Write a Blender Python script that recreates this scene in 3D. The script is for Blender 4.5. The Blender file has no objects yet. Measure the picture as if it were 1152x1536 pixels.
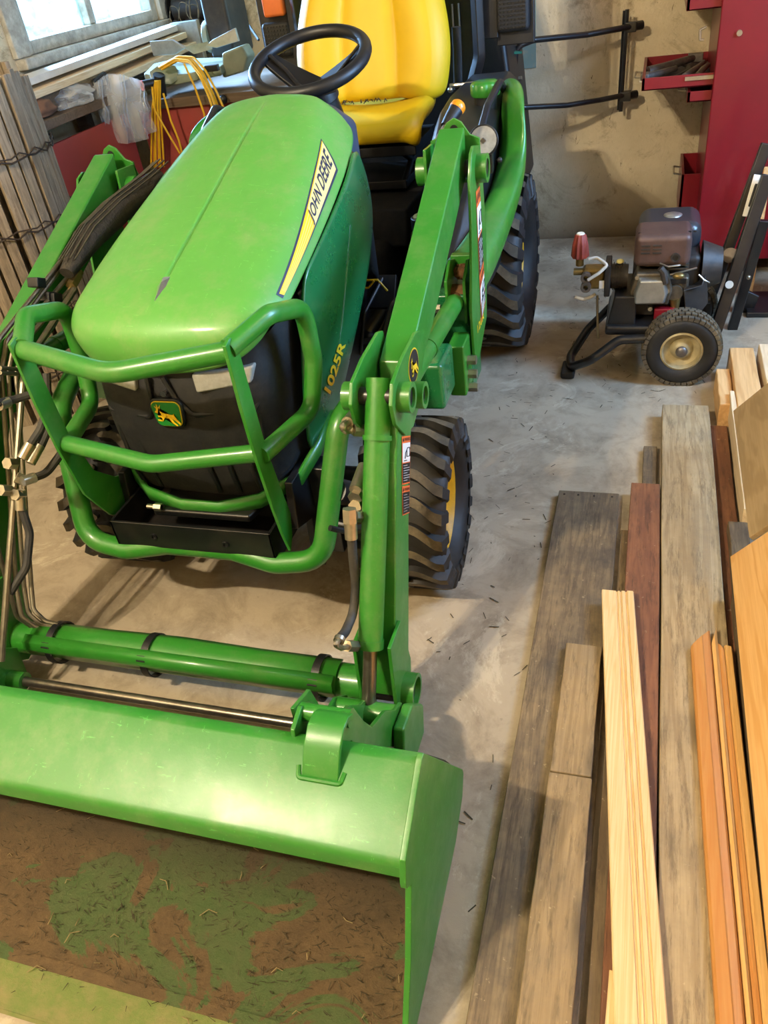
import bpy, bmesh, math, random
from mathutils import Vector, Matrix
from mathutils.bvhtree import BVHTree
random.seed(7)
S = bpy.context.scene
COL = S.collection
XC = -0.966            # centre plane of the tractor
V = Vector
def L(w, y, z): return V((XC + w, y, z))

# ------------------------------------------------------------------ mesh helpers
class G:
    def __init__(s): s.bm = bmesh.new()
    def face(s, vs):
        try: return s.bm.faces.new(vs)
        except ValueError: return None
    def box(s, x0, x1, y0, y1, z0, z1):
        v = [s.bm.verts.new((x, y, z)) for z in (z0, z1) for y in (y0, y1) for x in (x0, x1)]
        for f in ((0,2,3,1),(4,5,7,6),(0,1,5,4),(2,6,7,3),(0,4,6,2),(1,3,7,5)): s.face([v[i] for i in f])
        return s
    def obox(s, c, h, m=None):
        c = V(c); m = m or Matrix.Identity(3)
        v = [s.bm.verts.new(c + m @ V((x*h[0], y*h[1], z*h[2]))) for z in (-1,1) for y in (-1,1) for x in (-1,1)]
        for f in ((0,2,3,1),(4,5,7,6),(0,1,5,4),(2,6,7,3),(0,4,6,2),(1,3,7,5)): s.face([v[i] for i in f])
        return s
    def prism(s, poly, a, b, axis='x'):
        def P(u, v, t): return {'x':(t,u,v),'y':(u,t,v),'z':(u,v,t)}[axis]
        A = [s.bm.verts.new(P(u,v,a)) for u,v in poly]; B = [s.bm.verts.new(P(u,v,b)) for u,v in poly]
        s.face(A[::-1]); s.face(B); n = len(poly)
        for i in range(n): s.face([A[i],A[(i+1)%n],B[(i+1)%n],B[i]])
        return s
    def sheet(s, prof, t, x0, x1):
        P=[V((0,a,b)) for a,b in prof]; m=len(P); Q=[]
        for i in range(m):
            d=(P[min(i+1,m-1)]-P[max(i-1,0)]).normalized(); Q.append(P[i]+V((0,-d.z,d.y))*t)
        poly=[(p.y,p.z) for p in P]+[(q.y,q.z) for q in Q[::-1]]
        return s.prism(poly,x0,x1)
    def slab(s, pts, off):
        off = V(off)
        A = [s.bm.verts.new(V(p)) for p in pts]; B = [s.bm.verts.new(V(p)+off) for p in pts]
        s.face(A[::-1]); s.face(B); n = len(pts)
        for i in range(n): s.face([A[i],A[(i+1)%n],B[(i+1)%n],B[i]])
        return s
    def loft(s, rings, closed=True, caps=True):
        R = [[s.bm.verts.new(V(p)) for p in r] for r in rings]
        for a, b in zip(R, R[1:]):
            n = len(a)
            for i in range(n if closed else n-1): s.face([a[i],a[(i+1)%n],b[(i+1)%n],b[i]])
        if caps and closed: s.face(R[0][::-1]); s.face(R[-1])
        return s
    def tube(s, pts, r, n=14, fillet=0, closed=False, caps=True, flat=1.0):
        pts = [V(p) for p in pts]
        if fillet: pts = fil(pts, fillet)
        m = len(pts); rings = []
        t0 = (pts[1]-pts[0]).normalized(); up = V((0,0,1)) if abs(t0.z) < .9 else V((0,1,0))
        nrm = (up - t0*up.dot(t0)).normalized()
        for i in range(m):
            if closed: t = (pts[(i+1)%m]-pts[i-1]).normalized()
            else: t = (pts[min(i+1,m-1)]-pts[max(i-1,0)]).normalized()
            nrm = (nrm - t*nrm.dot(t)).normalized(); b = t.cross(nrm)
            rr = r[i] if isinstance(r,(list,tuple)) else r
            rings.append([pts[i] + (nrm*math.cos(a)*flat + b*math.sin(a))*rr for a in [2*math.pi*k/n for k in range(n)]])
        if closed: rings.append(rings[0]); 
        return s.loft(rings, True, caps and not closed)
    def cyl(s, p0, p1, r0, r1=None, n=28): 
        p0=V(p0);p1=V(p1); t=(p1-p0).normalized(); u=t.orthogonal().normalized(); b=t.cross(u); r1=r0 if r1 is None else r1
        return s.loft([[p+(u*math.cos(a)+b*math.sin(a))*r for a in [2*math.pi*k/n for k in range(n)]] for p,r in ((p0,r0),(p1,r1))])
    def hexnut(s, p0, p1, r): return s.cyl(p0, p1, r, n=6)
    def ring(s, p0, p1, ro, ri, n=28):
        p0=V(p0);p1=V(p1); t=(p1-p0).normalized(); u=t.orthogonal().normalized(); b=t.cross(u)
        R=[[p+(u*math.cos(a)+b*math.sin(a))*r for a in [2*math.pi*k/n for k in range(n)]] for p,r in ((p0,ri),(p0,ro),(p1,ro),(p1,ri),(p0,ri))]
        return s.loft(R, True, False)
    def lathe(s, prof, c, axis, n=48):
        c=V(c); t=V(axis).normalized(); u=t.orthogonal().normalized(); b=t.cross(u)
        R=[[c+t*a+(u*math.cos(q)+b*math.sin(q))*r for q in [2*math.pi*k/n for k in range(n)]] for a,r in prof]
        return s.loft(R, True, False)
    def grid(s, rows):
        R=[[s.bm.verts.new(V(p)) for p in r] for r in rows]
        for a,b in zip(R,R[1:]):
            for i in range(len(a)-1): s.face([a[i],a[i+1],b[i+1],b[i]])
        return s
    def ball(s, c, r, sc=(1,1,1), u=16, v=10):
        bmesh.ops.create_uvsphere(s.bm, u_segments=u, v_segments=v, radius=r, matrix=Matrix.Translation(V(c)) @ Matrix.Diagonal((*sc,1)))
        return s

def fil(pts, r, k=6):
    out=[pts[0]]
    for i in range(1,len(pts)-1):
        a,b,c=pts[i-1],pts[i],pts[i+1]; u=(a-b); w=(c-b); lu,lw=u.length,w.length
        if lu < 1e-5 or lw < 1e-5: continue
        u/=lu; w/=lw; ang=u.angle(w)
        if ang > 3.05: out.append(b); continue
        d=min(r/math.tan(ang/2), lu*.48, lw*.48); p0=b+u*d; p1=b+w*d
        for j in range(k+1):
            t=j/k; out.append((1-t)**2*p0+2*t*(1-t)*b+t*t*p1)
    out.append(pts[-1]); return out

def rot(axis, deg): return Matrix.Rotation(math.radians(deg), 3, axis)

def obj(name, g, mat, parent=None, bevel=0, smooth=35, subsurf=0, solid=0, seg=2):
    me = bpy.data.meshes.new(name)
    bmesh.ops.recalc_face_normals(g.bm, faces=g.bm.faces[:])
    g.bm.to_mesh(me); g.bm.free()
    for p in me.polygons: p.use_smooth = True
    if not subsurf and not bevel: me.set_sharp_from_angle(angle=math.radians(smooth))
    elif bevel: me.set_sharp_from_angle(angle=math.radians(smooth))
    o = bpy.data.objects.new(name, me); COL.objects.link(o)
    for m in (mat if isinstance(mat,(list,tuple)) else [mat]): me.materials.append(m)
    if solid:
        md=o.modifiers.new('solid','SOLIDIFY'); md.thickness=solid; md.offset=0
    if subsurf:
        md=o.modifiers.new('sub','SUBSURF'); md.levels=subsurf; md.render_levels=subsurf
    if bevel:
        md=o.modifiers.new('bev','BEVEL'); md.width=bevel; md.segments=seg; md.limit_method='ANGLE'; md.angle_limit=math.radians(40); md.harden_normals=False
        for p in me.polygons: p.use_smooth=True
        md2=o.modifiers.new('wn','WEIGHTED_NORMAL'); md2.keep_sharp=False
    if parent: attach(o, parent)
    return o

def wm(o):
    m = Matrix.LocRotScale(o.location, o.rotation_euler, o.scale)
    return (wm(o.parent) @ o.matrix_parent_inverse @ m) if o.parent else m
def attach(o, parent):
    o.parent = parent; o.matrix_parent_inverse = wm(parent).inverted()

def tag(o, label, cat=None, group=None, kind=None):
    if label: o['label']=label
    if cat: o['category']=cat
    if group: o['group']=group
    if kind: o['kind']=kind
    return o
def thing(name, label, cat, loc=(0,0,0), group=None):
    o=bpy.data.objects.new(name,None); COL.objects.link(o); o.location=loc; o.empty_display_size=.1
    return tag(o,label,cat,group)
def struct(name, g, mat, parent=None, **k):
    o=obj(name,g,mat,parent,**k)
    if not parent: o['kind']='structure'
    return o

# ------------------------------------------------------------------ materials
def hexc(h, m=1.0):
    h=h.lstrip('#'); c=[int(h[i:i+2],16)/255 for i in (0,2,4)]
    return tuple((x/12.92 if x<=.04045 else ((x+.055)/1.055)**2.4)*m for x in c)+(1,)
class N:
    def __init__(s, name):
        s.m=bpy.data.materials.new(name); s.m.use_nodes=True; s.t=s.m.node_tree; s.b=s.t.nodes['Principled BSDF']; s.out=s.t.nodes['Material Output']
        s.tc=s.t.nodes.new('ShaderNodeTexCoord')
    def node(s, k, **p):
        n=s.t.nodes.new(k)
        for a,v in p.items(): setattr(n,a,v)
        return n
    def lk(s,a,b): s.t.links.new(a,b)
    def mapped(s, scale, rnd=0, rotz=0):
        mp=s.node('ShaderNodeMapping'); mp.inputs['Scale'].default_value=scale; mp.inputs['Rotation'].default_value=(0,0,rotz)
        if rnd:
            oi=s.node('ShaderNodeObjectInfo'); ml=s.node('ShaderNodeVectorMath',operation='SCALE'); cb=s.node('ShaderNodeCombineXYZ')
            for i in range(3): s.lk(oi.outputs['Random'],cb.inputs[i])
            s.lk(cb.outputs[0],ml.inputs[0]); ml.inputs['Scale'].default_value=rnd
            ad=s.node('ShaderNodeVectorMath',operation='ADD'); s.lk(s.tc.outputs['Object'],ad.inputs[0]); s.lk(ml.outputs[0],ad.inputs[1]); s.lk(ad.outputs[0],mp.inputs[0])
        else: s.lk(s.tc.outputs['Object'],mp.inputs[0])
        return mp.outputs[0]
    def noise(s, vec, sc, det=6, rough=.6, dist=0):
        n=s.node('ShaderNodeTexNoise'); n.inputs['Scale'].default_value=sc; n.inputs['Detail'].default_value=det; n.inputs['Roughness'].default_value=rough; n.inputs['Distortion'].default_value=dist
        s.lk(vec,n.inputs['Vector']); return n.outputs['Fac']
    def ramp(s, fac, stops, interp='LINEAR'):
        r=s.node('ShaderNodeValToRGB'); r.color_ramp.interpolation=interp; e=r.color_ramp.elements
        while len(e)<len(stops): e.new(.5)
        for i,(p,c) in enumerate(stops): e[i].position=p; e[i].color=c if isinstance(c,tuple) else (c,c,c,1)
        s.lk(fac,r.inputs[0]); return r.outputs[0]
    def mix(s, fac, a, b, mode='MIX'):
        n=s.node('ShaderNodeMix',data_type='RGBA',blend_type=mode)
        for sock,v in ((n.inputs[0],fac),(n.inputs[6],a),(n.inputs[7],b)):
            if hasattr(v,'links'): s.lk(v,sock)
            else: sock.default_value=v
        return n.outputs[2]
    def base(s,c):
        if hasattr(c,'links'): s.lk(c,s.b.inputs['Base Color'])
        else: s.b.inputs['Base Color'].default_value=c
    def set(s, rough=None, metal=None, coat=None, spec=None, trans=None, alpha=None, ior=None):
        for k,v in (('Roughness',rough),('Metallic',metal),('Coat Weight',coat),('Specular IOR Level',spec),('Transmission Weight',trans),('Alpha',alpha),('IOR',ior)):
            if v is None: continue
            if hasattr(v,'links'): s.lk(v,s.b.inputs[k])
            else: s.b.inputs[k].default_value=v
        return s
    def bump(s, h, strength=.3, dist=.01):
        b=s.node('ShaderNodeBump'); b.inputs['Strength'].default_value=strength; b.inputs['Distance'].default_value=dist
        s.lk(h,b.inputs['Height']); s.lk(b.outputs[0],s.b.inputs['Normal']); return s

def paint(name, col, dust='#9a9a70', rough=.3, coat=.4, scratch=.35, dustamt=.25, crough=.15, micro=.0):
    n=N(name); v=n.mapped((1,1,1))
    sc=n.noise(n.mapped((14,90,60),rotz=.6),1.5,3,.7); sf=n.ramp(sc,[(.66,0.),(.70,scratch),(.72,0.)])
    sc2=n.noise(n.mapped((90,16,50),rotz=-.4),1.3,3,.7); sf2=n.ramp(sc2,[(.67,0.),(.70,scratch),(.72,0.)])
    sfm=n.mix(1.,sf,sf2,'ADD')
    d=n.ramp(n.noise(v,9,8,.75),[(.48,0.),(.8,dustamt)])
    c=n.mix(d,hexc(col),hexc(dust)); light=tuple(min(1,x*1.9+.05) for x in hexc(col)[:3])+(1,)
    c=n.mix(sfm,c,light); n.base(c)
    n.set(rough=n.ramp(n.noise(v,14,5,.7),[(.3,rough),(.75,rough+.2)]),coat=coat); n.b.inputs['Coat Roughness'].default_value=crough
    if micro: n.bump(n.noise(n.mapped((1,1,1)),70,5,.8),micro,.0012)
    return n.m
def plain(name, col, rough=.5, metal=0, var=.25, scale=25, bump=0, coat=0, dust=None, dustamt=.4):
    n=N(name); v=n.mapped((1,1,1)); h=hexc(col)
    f=n.noise(v,scale,6,.65)
    c=n.mix(n.ramp(f,[(.3,0.),(.75,1.)]), tuple(x*(1-var) for x in h[:3])+(1,), tuple(min(1,x*(1+var)) for x in h[:3])+(1,))
    if dust: c=n.mix(n.ramp(n.noise(v,scale*.4,8,.75),[(.45,0.),(.8,dustamt)]),c,hexc(dust))
    n.base(c); n.set(rough=rough,metal=metal,coat=coat)
    if bump: n.bump(f,bump,.004)
    return n.m
def wood(name, c1, c2, axis=1, knots=.5, rough=.7, stain=None, stainamt=.5, fine=60, rings=9, c3=None):
    n=N(name)
    def sc(a,b): return tuple(b if i==axis else a for i in range(3))
    g1=n.noise(n.mapped(sc(rings,.7),rnd=7),1.6,4,.55,.6)
    w=n.node('ShaderNodeMath',operation='SINE'); mu=n.node('ShaderNodeMath',operation='MULTIPLY'); n.lk(g1,mu.inputs[0]); mu.inputs[1].default_value=45; n.lk(mu.outputs[0],w.inputs[0])
    g2=n.noise(n.mapped(sc(fine,2.2),rnd=5),2.2,6,.7)
    c=n.mix(n.ramp(w.outputs[0],[(.0,0.),(1.,.75)]),hexc(c1),hexc(c2))
    c=n.mix(n.ramp(g2,[(.38,0.),(.64,.6)]),c,hexc(c3 or c2))
    if stain:
        sp=n.noise(n.mapped((1,1,1)),75,3,.6); c=n.mix(n.ramp(sp,[(.68,0.),(.74,.6)]),c,hexc('#c9b58c'))
        s2=n.noise(n.mapped(sc(22,3.)),3.,6,.75); c=n.mix(n.ramp(s2,[(.50,0.),(.66,.7)]),c,tuple(x*.35 for x in hexc(c2)[:3])+(1,))
    if knots:
        vo=n.node('ShaderNodeTexVoronoi'); vo.inputs['Scale'].default_value=1.; n.lk(n.mapped(sc(6,1.9),rnd=3),vo.inputs['Vector'])
        kf=n.ramp(vo.outputs['Distance'],[(.04,knots),(.15,0.)]); dk=tuple(x*.25 for x in hexc(c2)[:3])+(1,)
        c=n.mix(kf,c,dk)
    if stain:
        c=n.mix(n.ramp(n.noise(n.mapped((1.6,1.6,1.6),rnd=2),2.,7,.7),[(.42,0.),(.66,stainamt)]),c,hexc(stain))
    n.base(c); n.set(rough=rough); n.bump(g2,.35 if stain else .12,.003)
    return n.m

M={}
M['green']=paint('green_paint','#2b7a22',coat=.3)
M['hoodgreen']=paint('hood_green_paint','#569c3f',rough=.36,coat=.3,scratch=.35,dustamt=.42)
M['dgreen']=paint('panel_green_paint','#1a6b3a',rough=.22,coat=.6,scratch=.1,dustamt=.06)
M['bgreen']=paint('bucket_green_paint','#2a7a22',rough=.36,coat=.35,scratch=.9,dustamt=.25,dust='#a8ab86',crough=.3,micro=.25)
M['yellow']=plain('seat_yellow_vinyl','#cfaa00',.55,var=.06,scale=5,bump=.05)
M['rimyellow']=plain('rim_yellow_paint','#c99a10',.5,var=.3,dust='#5a4a20')
M['black']=plain('black_plastic','#101114',.45,var=.3,dust='#4a463c',dustamt=.25)
M['matblack']=plain('matt_black_plastic','#111214',.7,var=.4,scale=60,bump=.4,dust='#4a4436',dustamt=.25)
M['blackmetal']=plain('black_painted_metal','#131315',.35,var=.3,dust='#4e463a',dustamt=.3,coat=.2)
M['navy']=plain('blue_grey_cowl_plastic','#3a4356',.6,var=.15)
M['rubber']=plain('tyre_rubber','#191817',.6,var=.3,scale=30,bump=.3,dust='#3c352a',dustamt=.3)
M['lug']=plain('dusty_tyre_lug_rubber','#4a4234',.85,var=.4,scale=22,bump=.3,dust='#85785c',dustamt=.8)
M['steel']=plain('galvanised_steel','#b9b2a0',.32,metal=.9,var=.2,scale=40)
M['line']=plain('plated_line_steel','#7f7866',.42,metal=.85,var=.25,scale=30)
M['rod']=plain('worn_chrome_rod','#8c867a',.28,metal=.9,var=.35,scale=18,dust='#6a4a30',dustamt=.6)
M['chrome']=plain('chrome','#e8e8ea',.12,metal=1.,var=.05)
M['hose']=plain('hose_rubber','#2a2927',.7,var=.3,dust='#6a6454',dustamt=.4)
M['brown']=plain('dried_mud','#6b4a2c',.95,var=.4,scale=60,bump=.8)
M['red']=plain('toolbox_red_paint','#7a0d1b',.38,var=.12,scale=3,coat=.25,dust='#5a1418',dustamt=.5)
M['benchred']=plain('bench_red_paint','#9a3a32',.6,var=.08,scale=6,dust='#77433a',dustamt=.5)
M['decal_white']=plain('decal_white','#e6e2d6',.5,var=.03)
M['decal_black']=plain('decal_black','#1c1a18',.5,var=.05)
M['decal_orange']=plain('decal_orange','#e0692a',.5,var=.05)
M['decal_yellow']=plain('decal_yellow','#e8c21c',.45,var=.04)
M['decal_pale']=plain('decal_pale_yellow','#d8cf88',.45,var=.04)
M['decal_navy']=plain('decal_navy','#262c4c',.45,var=.04)
M['decal_green']=plain('decal_green','#1d7a2c',.4,var=.04)
M['amber']=plain('amber_lens','#c8642a',.25,var=.1,coat=.5)
M['orangecap']=plain('orange_plastic','#ee8a10',.35,var=.05,coat=.3)
M['lens']=plain('clear_lamp_lens','#96968f',.12,var=.2,scale=60,coat=.6)
M['whitepl']=plain('white_plastic','#d8d4c6',.5,var=.05)
M['blueconn']=plain('blue_plastic','#2c4e8c',.4,var=.1)

n=N('concrete_floor'); v=n.mapped((1,1,1))
c=n.mix(n.ramp(n.noise(v,1.3,7,.65),[(.3,0.),(.7,1.)]),hexc('#b3a48a'),hexc('#978a77'))
c=n.mix(n.ramp(n.noise(v,6,8,.75,.5),[(.46,0.),(.70,.7)]),c,hexc('#665846'))
c=n.mix(n.ramp(n.noise(v,38,4,.7),[(.66,0.),(.76,.6)]),c,hexc('#4c4136'))
c=n.mix(n.ramp(n.noise(v,2.4,8,.8,1.2),[(.56,0.),(.62,.6)]),c,hexc('#c2b69e'))
n.base(c); n.set(rough=n.ramp(n.noise(v,3,6,.7),[(.3,.42),(.7,.7)])); n.bump(n.noise(v,22,8,.75),.25,.006); M['floor']=n.m
n=N('old_cream_plaster'); v=n.mapped((1,1,1))
c=n.mix(n.ramp(n.noise(v,2.2,7,.7),[(.35,0.),(.7,1.)]),hexc('#d8c9a8'),hexc('#c4b38f'))
c=n.mix(n.ramp(n.noise(v,3.3,9,.8,.7),[(.52,0.),(.66,.75)]),c,hexc('#7c6644'))
c=n.mix(n.ramp(n.noise(n.mapped((3,3,1.2)),7,7,.8,1.5),[(.62,0.),(.66,.85)]),c,hexc('#5a3c22'))
c=n.mix(n.ramp(n.noise(v,45,3,.6),[(.70,0.),(.76,.8)]),c,hexc('#3a3026'))
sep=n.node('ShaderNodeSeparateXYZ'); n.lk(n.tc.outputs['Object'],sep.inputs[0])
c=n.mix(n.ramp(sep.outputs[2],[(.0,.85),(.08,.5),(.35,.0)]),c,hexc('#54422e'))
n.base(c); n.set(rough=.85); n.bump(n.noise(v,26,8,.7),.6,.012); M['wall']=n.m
n=N('teal_patch'); v=n.mapped((1,1,1))
c=n.mix(n.ramp(n.noise(v,6,8,.8),[(.5,0.),(.6,1.)]),hexc('#7b938a'),hexc('#a39c80')); n.base(c); n.set(rough=.7); M['teal']=n.m
M['ceil']=plain('ceiling_boards','#8d8674',.9)
M['gr']=plain('weathered_window_paint','#b9b4a4',.8,var=.3,scale=18,bump=.6,dust='#5f5444',dustamt=.9)
M['plank_dark']=wood('dark_weathered_plank','#8c7858','#6c5b43',stain='#403b35',stainamt=.85,fine=110,knots=.85)
M['plank_tan']=wood('tan_weathered_plank','#a28a63','#87704b',stain='#6e6250',stainamt=.6,fine=110,knots=.85)
M['plank_grey']=wood('grey_weathered_plank','#b39f7a','#957f5c',stain='#756852',stainamt=.6,fine=110,knots=.9)
M['plank_red']=wood('reddish_brown_plank','#8a5c3c','#724830',stain='#54392c',stainamt=.5)
M['plank_brown']=wood('brown_grey_plank','#7d6a4c','#5e4c38',stain='#4c4032')
M['pine']=wood('pale_pine','#e3c898','#d6b47c',knots=.5,rough=.55,rings=26,fine=110,c3='#cfa86c')
M['orange_wood']=wood('varnished_orange_wood','#bf8a4c','#b57c40',knots=.1,rough=.5,rings=16,fine=90,c3='#b87434')
M['light_wood']=wood('light_varnished_wood','#dcb070','#d2a15c',knots=.1,rough=.5,rings=16,fine=90,c3='#c08c46')
M['lumber']=wood('pale_spruce_lumber','#dcb27a','#c1935c',knots=.7,rough=.6,rings=7)
M['lumber_w']=wood('whitish_lumber','#e3cda8','#cfb48c',knots=.4,rough=.6)
M['ply']=wood('orange_grained_plywood','#dcae70','#c8934f',knots=.0,rough=.55,rings=8,fine=60)
M['ply_dull']=wood('dull_plywood','#a88e66','#8f7650',knots=.3,rough=.65,rings=5)
M['picket']=wood('weathered_picket_wood','#a09078','#7c6e5a',axis=2,knots=.2,rough=.85,stain='#6e604e',stainamt=.5)
M['trimwhite']=plain('white_painted_board','#cfcac2',.55,var=.08)
M['benchwood']=wood('worn_bench_wood','#6a5644','#54432f',axis=0,knots=.2,rough=.8)
M['sawgrey']=plain('grey_green_saw_enamel','#7c8574',.45,var=.12,dust='#a8a08a')
M['aluminium']=plain('cast_aluminium','#a9aba6',.35,metal=.8,var=.2,scale=30)
M['yellowcord']=plain('yellow_cord_rubber','#d6a41a',.45,var=.1)
M['redplastic']=plain('red_plastic','#b23a32',.45,var=.1)
M['knobred']=plain('faded_red_knob','#8c3a2c',.6,var=.2)
M['paper']=plain('crumpled_cloth','#8a8378',.9,var=.3,scale=12,bump=.5)
M['browncloth']=plain('brown_canvas','#6a4a36',.9,var=.3,scale=14,bump=.6)
M['muffler']=plain('rusty_brown_muffler','#5b4640',.5,metal=.4,var=.25,scale=20,dust='#6d5a4c')
M['engine']=plain('grimy_engine_metal','#6a6152',.5,metal=.6,var=.45,scale=30,dust='#3a3228',dustamt=.8)
M['enginedark']=plain('grimy_black_engine','#262321',.55,var=.4,scale=30,dust='#5a4c3c',dustamt=.5)
M['tank']=plain('dark_grey_fuel_tank','#2e3136',.35,var=.1,coat=.3)
M['brass']=plain('tarnished_brass','#8f7a4a',.4,metal=.8,var=.3)
M['cream']=plain('cream_wheel_rim','#b0a27c',.5,metal=.2,var=.25,dust='#5a4c34')
M['tooliron']=plain('worn_tool_steel','#77706a',.4,metal=.7,var=.35,scale=30,dust='#4c443c')
M['toolwood']=wood('tool_handle_wood','#8f7d6a','#6e5c4c',axis=0,knots=0)
M['linen']=plain('drawer_liner','#4a474a',.8)
M['straw']=plain('dry_straw','#8a7a55',.9)
M['grassbits']=plain('dry_grass_clippings','#3f3826',.9,var=.4)
M['wirerust']=plain('rusty_wire','#3e342c',.7,metal=.4)
n=N('plastic_bag_film'); n.base(hexc('#dfe3e6')); n.set(rough=.12,alpha=.34); 
lw=n.node('ShaderNodeLayerWeight'); lw.inputs[0].default_value=.5; n.set(alpha=n.ramp(lw.outputs['Facing'],[(.05,.2),(.8,.7)]))
M['bag']=n.m
n=N('dirty_window_glass'); v=n.mapped((1,1,1)); tr=n.node('ShaderNodeBsdfTransparent'); tr.inputs[0].default_value=(.8,.97,.98,1)
df=n.node('ShaderNodeBsdfTranslucent'); df.inputs[0].default_value=(.8,.95,.95,1); mx=n.node('ShaderNodeMixShader')
n.lk(n.ramp(n.noise(v,7,7,.75),[(.4,.02),(.8,.12)]),mx.inputs[0]); n.lk(tr.outputs[0],mx.inputs[1]); n.lk(df.outputs[0],mx.inputs[2]); n.lk(mx.outputs[0],n.out.inputs[0]); M['glass']=n.m
M['lawn']=plain('grass_outside','#4f8a80',.95,var=.2,scale=.6)
# bucket floor: green paint worn through to brown dirt
n=N('bucket_floor_dirt'); v=n.mapped((1,1.3,1))
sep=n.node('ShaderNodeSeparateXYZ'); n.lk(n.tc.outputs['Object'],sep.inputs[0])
f=n.noise(v,4.2,9,.62,.8)
gr=n.mix(n.ramp(n.noise(v,20,6,.7),[(.35,0.),(.7,.8)]),hexc('#465a2f'),hexc('#535a38'))
br=n.mix(n.ramp(n.noise(v,16,8,.75),[(.3,0.),(.7,1.)]),hexc('#6a5538'),hexc('#4c3d28'))
ff=n.ramp(f,[(.485,0.),(.50,1.)])
c=n.mix(ff,gr,br)
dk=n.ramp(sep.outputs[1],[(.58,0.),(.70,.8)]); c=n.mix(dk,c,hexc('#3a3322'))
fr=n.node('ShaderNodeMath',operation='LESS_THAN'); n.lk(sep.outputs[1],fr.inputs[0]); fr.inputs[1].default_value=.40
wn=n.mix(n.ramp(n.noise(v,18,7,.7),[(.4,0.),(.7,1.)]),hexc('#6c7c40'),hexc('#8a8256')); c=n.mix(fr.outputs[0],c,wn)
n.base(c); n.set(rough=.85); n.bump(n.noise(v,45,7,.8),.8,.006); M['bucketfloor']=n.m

# ------------------------------------------------------------------ room
EX0,EX1=-2.9,1.5; YF,YB,YA=-3.2,4.2,5.7; ZT=3.4
struct('floor',G().box(-3.1,1.7,YF,5.9,-.1,0),M['floor'])
struct('ceiling',G().box(-3.1,1.7,YF,5.9,ZT,ZT+.1),M['ceil'])
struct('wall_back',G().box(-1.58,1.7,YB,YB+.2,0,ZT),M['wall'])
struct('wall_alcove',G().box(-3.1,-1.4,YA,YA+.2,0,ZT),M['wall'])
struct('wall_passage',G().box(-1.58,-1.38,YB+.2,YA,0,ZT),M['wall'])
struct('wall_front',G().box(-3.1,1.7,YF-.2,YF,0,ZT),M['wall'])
WY0,WY1,WZ0,WZ1=3.74,5.06,1.12,1.95
g=G(); g.box(-3.1,EX0,YF,WY0,0,ZT); g.box(-3.1,EX0,WY1,YA,0,ZT); g.box(-3.1,EX0,WY0,WY1,0,WZ0); g.box(-3.1,EX0,WY0,WY1,WZ1,ZT)
struct('wall_left',g,M['wall'])
RY0,RY1,RZ0,RZ1=1.2,3.2,1.1,2.1
g=G(); g.box(EX1,EX1+.2,YF,RY0,0,ZT); g.box(EX1,EX1+.2,RY1,YB,0,ZT); g.box(EX1,EX1+.2,RY0,RY1,0,RZ0); g.box(EX1,EX1+.2,RY0,RY1,RZ1,ZT)
struct('wall_right',g,M['wall'])
struct('ground_outside',G().box(-40,-3.3,-30,40,-.6,-.5),M['lawn'])
def window(name, x0, x1, y0, y1, z0, z1, nm):
    w=thing(name,None,None,(x0,(y0+y1)/2,z0)); w['kind']='structure'; t=.06
    g=G(); g.box(x0,x1,y0,y0+t,z0,z1); g.box(x0,x1,y1-t,y1,z0,z1); g.box(x0,x1,y0+t,y1-t,z0,z0+t); g.box(x0,x1,y0+t,y1-t,z1-t,z1); obj('window_frame',g,M['gr'],w,bevel=.006)
    g=G(); s=(y1-y0)/nm
    for i in range(1,nm): g.box(x0+.02,x1-.02,y0+i*s-.03,y0+i*s+.03,z0+t,z1-t)
    obj('mullion',g,M['gr'],w,bevel=.005)
    for i in range(nm):
        obj('pane',G().box((x0+x1)/2-.003,(x0+x1)/2+.003,y0+i*s+.02,y0+(i+1)*s-.02,z0+.03,z1-.03),M['glass'],w)
    return w
w=window('window_1',-3.02,-2.90,WY0,WY1,WZ0,WZ1,2)
obj('window_sill',G().box(-3.02,-2.84,WY0-.1,WY1+.05,WZ0-.05,WZ0+.0),M['gr'],w,bevel=.008)
g=G(); g.box(-2.9,-2.87,WY0-.11,WY0,WZ0,WZ1+.1); g.box(-2.9,-2.87,WY1,WY1+.1,WZ0,WZ1+.1); obj('casing',g,M['gr'],w,bevel=.006)
window('added_window',1.55,1.65,RY0,RY1,RZ0,RZ1,3)  # added, unseen window that lets the cool fill in from the right
struct('teal_wall_patch',G().box(-.74,-.52,YB-.008,YB+.001,.80,1.5),M['teal'])  # thin sheet giving the back wall a mottled teal area

# ------------------------------------------------------------------ tractor
T=thing('compact_tractor','green compact tractor with yellow seat, front loader and wide bucket, parked on the concrete floor','tractor',(XC,1.6,0))

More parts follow.
